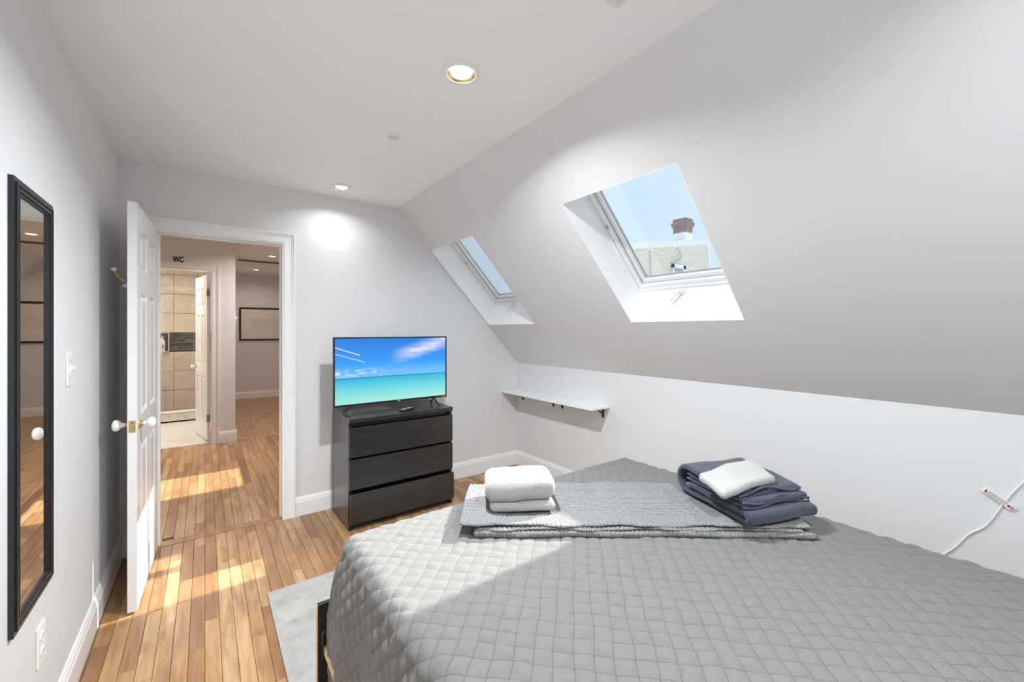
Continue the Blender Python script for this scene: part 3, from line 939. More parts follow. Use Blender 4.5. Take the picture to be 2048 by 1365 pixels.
baseboard('baseboard_hall_far', 'baseboard at the end wall of the hall', [('x', Y_END, 0.306, XR, -1)])
baseboard('baseboard_wc', 'short baseboard beside the shower room door', [('x', WCY, 0.134, 0.321, -1), ('y', 0.305, WCY-0.001, Y_END, 1)])

# door casings and jambs
def casing(name, label, x0, x1, ztop, yface, wdt, sg):
    """moulded trim round an opening on wall face y = yface; sg = direction towards the viewer"""
    t = thing(name, label, 'door casing', ((x0+x1)/2, yface, 0), kind='structure')
    steps = [(0.0, 0.012, 0.012), (0.012, 0.022, 0.017), (0.022, wdt-0.022, 0.014), (wdt-0.022, wdt-0.010, 0.019), (wdt-0.010, wdt, 0.025)]
    def run(nm, side):
        bm = bmesh.new()
        for a, b, d in steps:
            y0_, y1_ = sorted((yface, yface + sg*d))
            if side == 'l': bx(bm, (x0-b, y0_, 0), (x0-a, y1_, ztop+b))
            elif side == 'r': bx(bm, (x1+a, y0_, 0), (x1+b, y1_, ztop+b))
            else: bx(bm, (x0-a, y0_, ztop+a), (x1+a, y1_, ztop+b))
        obj(nm, bm, M['trim'], t)
    run('side_casing', 'l'); run('side_casing', 'r'); run('head_casing', 't')
    return t
CW = 0.083
tr1 = casing('trim_1', 'white moulded casing round the bedroom doorway', DX0, DX1, DZ, YF, CW, -1)
bm = bmesh.new()
for lo, hi in (((DX0-0.02, YF, 0), (DX0, YH, DZ)), ((DX1, YF, 0), (DX1+0.02, YH, DZ)), ((DX0-0.02, YF, DZ), (DX1+0.02, YH, DZ+0.02))): bx(bm, lo, hi)
obj('jamb', bm, M['trim'], tr1)
bm = bmesh.new()
for lo, hi in (((DX0, YF+0.042, 0), (DX0+0.011, YF+0.075, DZ-0.011)), ((DX1-0.011, YF+0.042, 0), (DX1, YF+0.075, DZ-0.011)), ((DX0, YF+0.042, DZ-0.011), (DX1, YF+0.075, DZ))): bx(bm, lo, hi, 0.001)
obj('door_stop', bm, M['trim'], tr1)
box('strike_plate', (DX1-0.0015, YF+0.006, 0.895), (DX1+0.001, YF+0.036, 0.955), M['brass'], tr1, bev=0.0005)
tr2 = casing('trim_2', 'white moulded casing round the shower room door', BX0, BX1, BZ, WCY, 0.078, -1)
bm = bmesh.new()
for lo, hi in (((BX0-0.02, WCY, 0), (BX0, WCY+0.11, BZ)), ((BX1, WCY, 0), (BX1+0.02, WCY+0.11, BZ)), ((BX0-0.02, WCY, BZ), (BX1+0.02, WCY+0.11, BZ+0.02))): bx(bm, lo, hi)
obj('jamb', bm, M['trim'], tr2)

# panelled doors. local: x = along the leaf from the hinge, y = thickness, z = up
def knob(parent, x, z, side, mat, face, nm='knob'):
    bm = bmesh.new()
    o_ = Vector((x, face, z))
    ax = (0, side, 0)
    lathe(bm, [(0.014, 0.004), (0.011, 0.011), (0.0105, 0.022), (0.014, 0.030), (0.023, 0.036), (0.0285, 0.044), (0.0285, 0.052), (0.024, 0.060), (0.013, 0.0645), (0.002, 0.066)], o_, ax, 24)
    kb = obj(nm, bm, mat, parent, smooth=True, local=True)
    bm = bmesh.new()
    lathe(bm, [(0.026, 0.0), (0.026, 0.003), (0.020, 0.006), (0.014, 0.010), (0.012, 0.016)], o_, ax, 24)
    obj('rosette', bm, M['brass'], kb, smooth=True, local=True)
    return kb
def panel_door(name, label, w, h, t, loc, rotz, rows, knob_z, hook=False):
    d = thing(name, label, 'door', loc, rotz, kind='structure')
    st, mid = 0.105, 0.09
    x_edges = [(st, (w-mid)/2), ((w+mid)/2, w-st)]
    bm = bmesh.new()
    for a, b in ((0, st), ((w-mid)/2, (w+mid)/2), (w-st, w)): bx(bm, (a, -t/2, 0.008), (b, t/2, h))
    zs = [0.008] + [z for r in rows for z in r] + [h]
    for a, b in zip(zs[0::2], zs[1::2]):
        for xa, xb in x_edges: bx(bm, (xa, -t/2, a), (xb, t/2, b))
    obj('leaf_frame', bm, M['door'], d, local=True)
    for (z0, z1) in rows:
        for (xa, xb) in x_edges:
            bm = bmesh.new()
            core, rim, fl = t/2-0.010, 0.016, 0.034
            bx(bm, (xa, -core, z0), (xb, core, z1))
            for sgn in (-1, 1):
                # sloping raised field
                a = [(xa+rim, z0+rim), (xb-rim, z0+rim), (xb-rim, z1-rim), (xa+rim, z1-rim)]
                b = [(xa+fl, z0+fl), (xb-fl, z0+fl), (xb-fl, z1-fl), (xa+fl, z1-fl)]
                va = [bm.verts.new((p[0], sgn*core, p[1])) for p in a]
                vb = [bm.verts.new((p[0], sgn*(t/2-0.001), p[1])) for p in b]
                for i in range(4):
                    j = (i+1) % 4
                    bm.faces.new((va[i], va[j], vb[j], vb[i]))
                bm.faces.new(vb)
                # sticking moulding round the recess
                for (p, q) in (((xa, z0), (xb, z0+0.008)), ((xa, z1-0.008), (xb, z1)), ((xa, z0), (xa+0.008, z1)), ((xb-0.008, z0), (xb, z1))):
                    y_a, y_b = sorted((sgn*core, sgn*(t/2-0.004)))
                    bx(bm, (p[0], y_a, p[1]), (q[0], y_b, q[1]))
            obj('panel', bm, M['door'], d, local=True)
    return d
# leaf runs from hinge towards the camera: local +x = world -y ; local +y = world +x
d1 = panel_door('door_1', 'white six panel bedroom door standing open beside the mirror', 0.705, 2.012, 0.036,
                (-0.262, YF-0.018, 0.006), math.radians(-92.0), [(0.235, 0.80), (0.955, 1.575), (1.69, 1.895)], 0.92)
k1 = knob(d1, 0.705-0.06, 0.915, 1, M['porcelain'], 0.018)
k2 = knob(d1, 0.705-0.06, 0.915, -1, M['porcelain'], -0.018)
box('latch_plate', (0.7045, -0.0125, 0.885), (0.7065, 0.0125, 0.942), M['brass'], d1, bev=0.0004, local=True)
box('latch_bolt', (0.7060, -0.006, 0.898), (0.7150, 0.006, 0.914), M['brass'], d1, bev=0.001, local=True)
bm = bmesh.new()
lathe(bm, [(0.003, 0), (0.003, 0.0012)], (0.7064, 0, 0.932), (1, 0, 0), 10)
obj('plate_screw', bm, M['dark'], d1, local=True)
# double coat hook on the far side of the door
ch = box('coat_hook', (0.42, -0.024, 1.60), (0.445, -0.018, 1.68), M['brass'], d1, bev=0.002, local=True)
bm = bmesh.new()
tube(bm, smoothpath([(0.432, -0.022, 1.645), (0.455, -0.055, 1.640), (0.475, -0.085, 1.660), (0.487, -0.098, 1.692)], 5), 0.0045, 8)
tube(bm, smoothpath([(0.432, -0.022, 1.615), (0.44, -0.045, 1.600), (0.447, -0.060, 1.612)], 5), 0.0045, 8)
obj('hook_arm', bm, M['brass'], ch, smooth=True, local=True)
for p in ((0.4875, -0.0985, 1.692), (0.447, -0.060, 1.612)):
    bm = bmesh.new()
    lathe(bm, [(0.004, -0.002), (0.012, 0.003), (0.015, 0.010), (0.010, 0.017), (0.002, 0.019)], p, (0.25, -0.3, 1), 14)
    obj('hook_tip', bm, M['porcelain'], ch, smooth=True, local=True)
for z in (0.22, 1.05, 1.80):
    box('hinge', (-0.003, -0.014, z), (-0.0002, 0.0165, z+0.09), M['brass'], d1, local=True)

d2 = panel_door('door_2', 'white shower room door swung inward under the WC letters', 0.63, 2.07, 0.036,
                (0.034, WCY+0.118, 0.012), math.radians(101.0), [(0.235, 0.80), (0.955, 1.575), (1.69, 1.92)], 0.92)
knob(d2, 0.63-0.06, 0.90, 1, M['porcelain'], 0.018)
for z in (0.24, 1.80):
    box('hinge', (-0.012, -0.010, z), (0.002, 0.022, z+0.09), M['hinge'], d2, bev=0.001, local=True)

# ================================================================== CEILING FITTINGS
def recessed_light(x, y, zc, r, label, group, watts, col=LAMP_WHITE, drop=0.012, spread=None):
    t = thing('recessed_light', label, 'ceiling light', (x, y, zc), group=group)
    bm = bmesh.new()
    lathe(bm, [(r*0.80, -0.001), (r*0.80, -drop), (r*0.92, -drop-0.002), (r, -0.005), (r, -0.0005)], (x, y, zc), (0, 0, 1), 36, cap=False)
    obj('trim_ring', bm, M['trim'], t, smooth=True)
    bm = bmesh.new()
    lathe(bm, [(r*0.805, -drop+0.001), (r*0.74, -0.003), (r*0.62, -0.001)], (x, y, zc), (0, 0, 1), 36, cap=False)
    obj('baffle', bm, M['brass'], t, smooth=True)
    bm = bmesh.new()
    lathe(bm, [(r*0.61, -0.0005), (r*0.60, -drop*0.6), (r*0.45, -drop*0.9), (0.002, -drop*1.05)], (x, y, zc), (0, 0, 1), 32)
    obj('bulb', bm, M['bulb'], t, smooth=True)
    ld = bpy.data.lights.new('lamp_glow', 'AREA')
    ld.shape = 'DISK'; ld.size = r*1.35; ld.energy = watts; ld.color = col
    ld.spread = spread or LAMP_SPREAD
    lo = bpy.data.objects.new('lamp_glow', ld); COL.objects.link(lo)
    lo.location = (x, y, zc - drop*1.3 - 0.003)
    put_under(lo, t)
    return t
GL = 'recessed ceiling lamps of the bedroom'
recessed_light(0.835, 1.475, ZC, 0.072, 'recessed ceiling lamp nearest the camera, warm bulb in white ring', GL, LAMP_BED)
recessed_light(0.80, 3.175, ZC, 0.068, 'recessed ceiling lamp close to the far wall', GL, LAMP_FAR, spread=math.radians(145))
recessed_light(0.835, -0.225, ZC, 0.072, 'recessed fill lamp added out of view over the bed head', GL, LAMP_REAR_FILL)  # unseen lamp added to brighten the room, continues the row's spacing
GH = 'recessed ceiling lamps of the hall'
recessed_light(0.86, 5.52, ZH, 0.072, 'recessed lamp in the hall ceiling just past the doorway', GH, LAMP_HALL, LAMP_MID)
recessed_light(0.83, 7.34, ZH, 0.072, 'nearer recessed lamp in the hall ceiling', GH, LAMP_HALL_END, LAMP_WARM)
recessed_light(0.77, 9.15, ZH, 0.072, 'farther recessed lamp in the hall ceiling', GH, LAMP_HALL_END, LAMP_WARM)
recessed_light(-0.55, 7.2, ZH, 0.072, 'recessed lamp in the shower room ceiling', None, LAMP_BATH, LAMP_WARM)

t = thing('sprinkler_cap', 'small round cream sprinkler cap between the ceiling lamps', 'sprinkler', (0.82, 2.19, ZC))
bm = bmesh.new(); lathe(bm, [(0.034, -0.0005), (0.034, -0.003), (0.024, -0.006), (0.018, -0.006)], (0.82, 2.19, ZC), (0, 0, 1), 28, cap=False)
obj('ring', bm, M['taupe_trim'], t, smooth=True)
bm = bmesh.new(); lathe(bm, [(0.017, -0.0005), (0.017, -0.012), (0.015, -0.014), (0.002, -0.0145)], (0.82, 2.19, ZC), (0, 0, 1), 24)
obj('disc', bm, M['taupe_trim'], t, smooth=True)

t = thing('ceiling_vent', 'square white air vent in the bedroom ceiling at the top edge', 'vent', (0.922, 0.727, ZC))
bm = bmesh.new()
for lo, hi in (((0.77, 0.575), (1.074, 0.600)), ((0.77, 0.854), (1.074, 0.879)), ((0.77, 0.600), (0.795, 0.854)), ((1.049, 0.600), (1.074, 0.854))):
    bx(bm, (lo[0], lo[1], ZC-0.008), (hi[0], hi[1], ZC-0.0005), 0.002)
obj('frame', bm, M['vent'], t)
box('backing', (0.795, 0.600, ZC-0.0015), (1.049, 0.854, ZC-0.0005), M['dark'], t)
sl = None
for i in range(10):
    y = 0.607 + i*0.0245
    bm = bmesh.new(); prism(bm, [(y, ZC-0.0075), (y+0.0185, ZC-0.0035), (y+0.0185, ZC-0.0022), (y, ZC-0.0062)], 'x', 0.7955, 1.0485)
    obj('slat', bm, M['vent'], t)

# slot diffuser in the hall ceiling
t = thing('slot_diffuser', 'long slim air diffuser in the hall ceiling', 'vent', (0.95, 8.08, ZH))
bm = bmesh.new()
for lo, hi in (((0.435, 8.00), (1.50, 8.022)), ((0.435, 8.118), (1.50, 8.14)), ((0.435, 8.022), (0.457, 8.118)), ((1.478, 8.022), (1.50, 8.118))):
    bx(bm, (lo[0], lo[1], ZH-0.012), (hi[0], hi[1], ZH-0.0005), 0.003)
obj('frame', bm, M['hinge'], t)
box('slot', (0.457, 8.022, ZH-0.003), (1.478, 8.118, ZH-0.0005), M['dark'], t)
for i in range(2):
    y = 8.05 + i*0.034
    box('blade', (0.457, y, ZH-0.010), (1.478, y+0.006, ZH-0.003), M['hinge'], t)

# ================================================================== LEFT WALL
# mirror
MY0, MY1, MZ0, MZ1, MX = 1.672, 2.025, 0.569, 1.803, XL
t = thing('wall_mirror', 'tall narrow mirror in a stepped black frame', 'mirror', (MX, (MY0+MY1)/2, MZ0))
fw = 0.040
bm = bmesh.new()
for a, b, d in ((0.0, 0.012, 0.011), (0.012, 0.020, 0.0155), (0.020, 0.027, 0.012), (0.027, 0.034, 0.015), (0.034, fw, 0.011)):
    y0, y1, z0, z1 = MY0+a, MY1-a, MZ0+a, MZ1-a
    w_ = b-a
    for lo, hi in (((y0, z0), (y0+w_, z1)), ((y1-w_, z0), (y1, z1)), ((y0+w_, z0), (y1-w_, z0+w_)), ((y0+w_, z1-w_), (y1-w_, z1))):
        bx(bm, (MX+0.0005, lo[0], lo[1]), (MX+d, hi[0], hi[1]))
obj('frame', bm, M['black_frame'], t)
box('glass', (MX+0.0005, MY0+fw-0.002, MZ0+fw-0.002), (MX+0.006, MY1-fw+0.002, MZ1-fw+0.002), M['mirror'], t)

# switch
t = thing('light_switch', 'white toggle light switch beside the mirror', 'light switch', (XL, 2.277, 1.24))
box('plate', (XL+0.0002, 2.238, 1.178), (XL+0.006, 2.316, 1.304), M['plate'], t, bev=0.002, seg=2)
box('toggle_slot', (XL+0.0055, 2.271, 1.226), (XL+0.0075, 2.284, 1.256), M['plate'], t)
bm = bmesh.new(); prism(bm, [(XL+0.007, 1.236), (XL+0.020, 1.246), (XL+0.020, 1.253), (XL+0.007, 1.250)], 'y', 2.2735, 2.2815)
obj('toggle', bm, M['plate'], t)
for z in (1.211, 1.271):
    bm = bmesh.new(); lathe(bm, [(0.003, 0), (0.003, 0.0012)], (XL+0.0058, 2.277, z), (1, 0, 0), 10)
    obj('screw', bm, M['steel'], t)
# outlet
t = thing('wall_outlet', 'white wall outlet low beneath the mirror', 'outlet', (XL, 1.935, 0.400))
box('plate', (XL+0.0002, 1.898, 0.340), (XL+0.006, 1.972, 0.463), M['plate'], t, bev=0.002, seg=2)
for z in (0.377, 0.426):
    bm = bmesh.new(); lathe(bm, [(0.0165, 0), (0.0165, 0.002), (0.015, 0.003)], (XL+0.0055, 1.935, z), (1, 0, 0), 20)
    r_ = obj('receptacle', bm, M['plate'], t, smooth=False)
    bm = bmesh.new()
    for dy in (-0.006, 0.006): bx(bm, (XL+0.0078, 1.935+dy-0.001, z-0.004), (XL+0.0088, 1.935+dy+0.001, z+0.005))
    obj('socket_slot', bm, M['dark'], r_)

# ================================================================== DRESSER + TV
DXa, DXb, DYa, DYb, DH = 0.795, 1.597, 2.955, 3.425, 0.775
t = thing('dresser', 'black brown three drawer dresser under the television', 'dresser', ((DXa+DXb)/2, (DYa+DYb)/2, 0))
dy0 = DYa + 0.022
box('top', (DXa, DYa, DH-0.030), (DXb, DYb, DH), M['dresser'], t, bev=0.0015)
box('side_panel', (DXa, dy0-0.003, 0.0), (DXa+0.020, DYb, DH-0.0305), M['dresser'], t, bev=0.001)
box('side_panel', (DXb-0.020, dy0-0.003, 0.0), (DXb, DYb, DH-0.0305), M['dresser'], t, bev=0.001)
box('back_panel', (DXa+0.0205, DYb-0.006, 0.04), (DXb-0.0205, DYb-0.001, DH-0.031), M['dresser'], t)
box('plinth', (DXa+0.0205, dy0+0.025, 0.0), (DXb-0.0205, dy0+0.043, 0.050), M['dresser'], t)
for z in (0.252, 0.478, 0.712):
    box('front_rail', (DXa+0.0205, dy0+0.025, z), (DXb-0.0205, dy0+0.043, min(z+0.05, DH-0.031)), M['dresser'], t)
for z0, z1, out in ((0.505, 0.712, 0.0), (0.282, 0.488, 0.0), (0.053, 0.258, 0.022)):
    d = box('drawer', (DXa+0.002, DYa+0.001-out, z0), (DXb-0.002, dy0-0.004-out, z1), M['dresser'], t, bev=0.0015)
    bm = bmesh.new()
    bx(bm, (DXa+0.035, dy0-0.004-out, z0+0.02), (DXa+0.047, DYb-0.04-out, z1-0.05))
    bx(bm, (DXb-0.047, dy0-0.004-out, z0+0.02), (DXb-0.035, DYb-0.04-out, z1-0.05))
    bx(bm, (DXa+0.047, dy0-0.004-out, z0+0.02), (DXb-0.047, DYb-0.04-out, z0+0.026))
    bx(bm, (DXa+0.047, DYb-0.052-out, z0+0.026), (DXb-0.047, DYb-0.04-out, z1-0.05))
    obj('drawer_box', bm, M['dresser'], d)

TX0, TX1, TZ0, TZ1, TY = 0.727, 1.617, 0.836, 1.340, 3.105
t = thing('television', 'flat screen television showing a turquoise beach', 'television', ((TX0+TX1)/2, TY+0.02, DH))
bm = bmesh.new()
bx(bm, (TX0, TY, TZ0), (TX1, TY+0.022, TZ1), 0.002)
bx(bm, (TX0+0.12, TY+0.022, TZ0+0.02), (TX1-0.12, TY+0.060, TZ0+0.30), 0.006)
obj('housing', bm, M['black_plastic'], t)
bm = bmesh.new()
b1, b2 = 0.011, 0.018
for lo, hi in (((TX0, TZ0), (TX1, TZ0+b2)), ((TX0, TZ1-b1), (TX1, TZ1)), ((TX0, TZ0+b2), (TX0+b1, TZ1-b1)), ((TX1-b1, TZ0+b2), (TX1, TZ1-b1))):
    bx(bm, (lo[0], TY-0.004, lo[1]), (hi[0], TY+0.001, hi[1]), 0.001)
obj('bezel', bm, M['black_plastic'], t)
sx0, sx1, sz0, sz1 = TX0+b1, TX1-b1, TZ0+b2, TZ1-b1
scr = box('screen', (sx0, TY-0.0015, sz0), (sx1, TY-0.0002, sz1), M['screen'], t)
set_uv(scr, 'screen', lambda c: ((c.x-sx0)/(sx1-sx0), (c.z-sz0)/(sz1-sz0)))
Rx = Matrix.Rotation(math.pi/2, 4, 'X')
text_obj('brand_mark', 'TCL', 0.013, M['logo'], Matrix.Translation((1.205, TY-0.0046, TZ0+0.009)) @ Rx, t, 0.0004, 0.0004)
text_obj('badge_text', 'Roku TV', 0.0085, M['logo'], Matrix.Translation((TX1-0.028, TY-0.0046, TZ0+0.009)) @ Rx, t, 0.0004, 0.0002)
for xc, sgx in ((0.845, -1), (1.505, 1)):
    for sy, ye in ((-1, 3.045), (1, 3.215)):
        bm = bmesh.new()
        tube(bm, [(xc, TY+0.018, TZ0+0.004), (xc+sgx*0.018, ye-sy*0.012, DH+0.010), (xc+sgx*0.022, ye, DH+0.0055)], [0.008, 0.0065, 0.005], 6)
        obj('leg', bm, M['black_plastic'], t, smooth=False)

# remote
t = thing('remote_control', 'small black remote lying on the dresser top', 'remote', (1.243, 3.033, DH), math.radians(28))
bm = bmesh.new(); bx(bm, (-0.068, -0.0195, 0.0005), (0.068, 0.0195, 0.016), 0.006, 2)
obj('body', bm, M['black_plastic'], t, local=True)
bm = bmesh.new(); lathe(bm, [(0.010, 0.0), (0.010, 0.0018)], (0.012, 0, 0.016), (0, 0, 1), 18)
obj('direction_pad', bm, M['logo'], t, local=True)
for x, y in ((-0.04, -0.01), (-0.04, 0.01), (-0.022, -0.01), (-0.022, 0.01), (0.036, -0.01), (0.036, 0.01), (0.052, 0.0)):
    box('button', (x-0.005, y-0.004, 0.016), (x+0.005, y+0.004, 0.0178), M['logo'], t, bev=0.0005, local=True)

# cord behind the dresser on the floor
pts = smoothpath([(1.50, 3.40, 0.006), (1.66, 3.405, 0.006), (1.85, 3.415, 0.006), (2.05, 3.40, 0.006), (2.2, 3.41, 0.006), (2.35, 3.425, 0.006)], 6)
tag(obj('power_cord', tube(bmesh.new(), pts, 0.004, 8), M['cable'], smooth=True), 'thin white cord on the floor beside the dresser', 'cord')

# ================================================================== SHELVES
def shelf(y0, y1, brackets, label):
    t = thing('wall_shelf', label, 'shelf', (XR-0.105, (y0+y1)/2, 0.765), group='white shelves on the knee wall')
    box('board', (XR-0.21, y0, 0.762), (XR-0.0005, y1, 0.780), M['shelf'], t, bev=0.001)
    for y in brackets:
        bm = bmesh.new()
        bx(bm, (XR-0.006, y-0.010, 0.675), (XR-0.0005, y+0.010, 0.7615), 0.001)
        bx(bm, (XR-0.10, y-0.010, 0.757), (XR-0.006, y+0.010, 0.7615), 0.001)
        prism(bm, [(XR-0.006, 0.700), (XR-0.006, 0.712), (XR-0.075, 0.757), (XR-0.090, 0.757)], 'y', y-0.004, y+0.004)
        obj('bracket', bm, M['black_metal'], t)
shelf(2.830, 3.432, (3.345, 2.885), 'white shelf board in the corner by the far wall')
shelf(2.215, 2.8295, (2.765, 2.285), 'white shelf board nearer the bed on black brackets')

# ================================================================== CORD WITH TAG ON KNEE WALL
cw = XR - 0.006
pts = smoothpath([(cw, 0.40, 0.31), (cw, 0.343, 0.392), (cw, 0.300, 0.452), (cw, 0.262, 0.520), (cw, 0.225, 0.560), (cw, 0.205, 0.592), (cw, 0.182, 0.645), (cw, 0.164, 0.690), (cw, 0.135, 0.750), (cw, 0.100, 0.815), (cw, 0.08, 0.88), (cw, 0.07, 0.98)], 5)
t = thing('lamp_cord', 'white cord climbing the knee wall with a warning tag', 'cord', (cw, 0.30, 0.31))
obj('wire', tube(bmesh.new(), pts, 0.0034, 8), M['cable'], t, smooth=True)
# tag: flat printed card hanging from the cord
Ta, Tb = Vector((cw-0.006, 0.150, 0.678)), Vector((cw-0.004, 0.232, 0.736))
dy = (Tb-Ta).normalized(); up_ = Vector((0, dy.z, -dy.y)) * -1
tg = bmesh.new()
wv = 0.022
def card(bm, a0, a1, b0, b1, off, th):
    c = [Ta + dy*a + up_*b + Vector((off, 0, 0)) for a, b in ((a0, b0), (a1, b0), (a1, b1), (a0, b1))]
    d = [p + Vector((-th, 0, 0)) for p in c]
    v = [bm.verts.new(p) for p in c]; w2 = [bm.verts.new(p) for p in d]
    bm.faces.new(v); bm.faces.new(w2[::-1])
    for i in range(4): bm.faces.new((v[i], v[(i+1)%4], w2[(i+1)%4], w2[i]))
    return bm
tl = 0.086
card(tg, -0.012, tl, -wv/2, wv/2, 0, 0.0006)
tagc = obj('warning_tag', tg, M['paper'], t)
bm = bmesh.new()
card(bm, tl-0.010, tl-0.006, -wv*0.32, wv*0.32, -0.0006, 0.0003)
card(bm, -0.009, -0.006, -wv*0.35, wv*0.35, -0.0006, 0.0003)
rnd = random.Random(3)
for r_ in range(5):
    a = 0.010
    while a < 0.070:
        w2_ = rnd.uniform(0.004, 0.012)
        card(bm, a, a+w2_, -wv*0.40 + r_*wv*0.17, -wv*0.40 + r_*wv*0.17 + wv*0.07, -0.0006, 0.0003)
        a += w2_ + 0.002
obj('print_lines', bm, M['ink'], tagc)
bm = bmesh.new(); lathe(bm, [(0.0055, 0), (0.0055, 0.0008)], Ta + dy*0.002 + Vector((-0.0007, 0, 0)), (-1, 0, 0), 16)
obj('red_seal', bm, M['red'], tagc)
bm = bmesh.new(); lathe(bm, [(0.004, 0), (0.004, 0.0006)], Ta + dy*0.075 - up_*0.004 + Vector((-0.0007, 0, 0)), (-1, 0, 0), 16)
obj('test_mark', bm, M['red'], tagc)

# ================================================================== RUG
tag(box('area_rug', (0.262, -0.10, 0.0008), (1.85, 2.52, 0.009), M['rug'], bev=0.003), 'pale grey low pile rug under the bed', 'rug')

# ================================================================== BED
BXa, BXb, BYa, BYb = 0.43, 1.97, -0.42, 1.575
MTOP = 0.615
RUG = 0.0095
t = thing('bed_frame', 'black bed frame with wooden rail seen below the grey quilt', 'bed', (1.2, 0.6, RUG))
fb = bmesh.new(); bx(fb, (0.328, 1.625, RUG), (2.07, 1.643, 0.392), 0.0015)
fbo = obj('footboard', fb, M['bed_black'], t)
box('end_edging', (0.3255, 1.625, RUG+0.001), (0.3279, 1.643, 0.390), M['birch'], fbo)
box('headboard', (0.328, -0.50, RUG), (2.07, -0.47, 1.00), M['bed_black'], t, bev=0.004)
for x0, x1 in ((0.345, 0.372), (2.03, 2.057)):
    r_ = box('side_rail', (x0, -0.469, 0.215), (x1, 1.6245, 0.250), M['birch'], t, bev=0.001)
    box('rail_clip', (x0-0.002, 1.42, 0.212), (x1+0.002, 1.45, 0.253), M['black_plastic'], r_)
for i in range(12):
    y = -0.38 + i*0.165
    box('slat', (0.40, y, 0.2705), (2.0, y+0.07, 0.282), M['birch'], t)
box('slat_bearer', (0.373, -0.469, 0.235), (0.399, 1.6245, 0.2835), M['bed_black'], t)
box('slat_bearer', (2.001, -0.469, 0.235), (2.029, 1.6245, 0.2835), M['bed_black'], t)
br = bmesh.new(); bx(br, (0.338, 1.606, 0.245), (0.392, 1.6245, 0.300), 0.004)
bro = obj('corner_bracket', br, M['black_plastic'], t)
bm = bmesh.new(); tube(bm, smoothpath([(0.341, 1.604, 0.20), (0.341, 1.602, 0.29), (0.352, 1.600, 0.308), (0.392, 1.600, 0.308)], 4), 0.003, 6)
obj('bracket_loop', bm, M['black_metal'], bro, smooth=True)
lbl = box('rail_label', (0.3425, 1.36, 0.135), (0.3445, 1.375, 0.215), M['paper'], t)
bm = bmesh.new()
for i in range(3): bx(bm, (0.3428, 1.3585, 0.145+i*0.012), (0.3442, 1.3598, 0.152+i*0.012))
obj('label_print', bm, M['ink'], lbl)
for x in (0.36, 2.02):
    for y in (0.55,):
        box('leg', (x, y, RUG), (x+0.03, y+0.03, 0.2145), M['bed_black'], t)

mt = obj('mattress', soft_slab(BXb-BXa-0.03, BYb-BYa-0.03, MTOP-0.302, 0.06, res=0.08, amp=0.0), M['mattress'], smooth=True)
mt.location = ((BXa+BXb)/2, (BYa+BYb)/2, 0.284)
tag(mt, 'thick mattress hidden beneath the grey quilt', 'mattress')

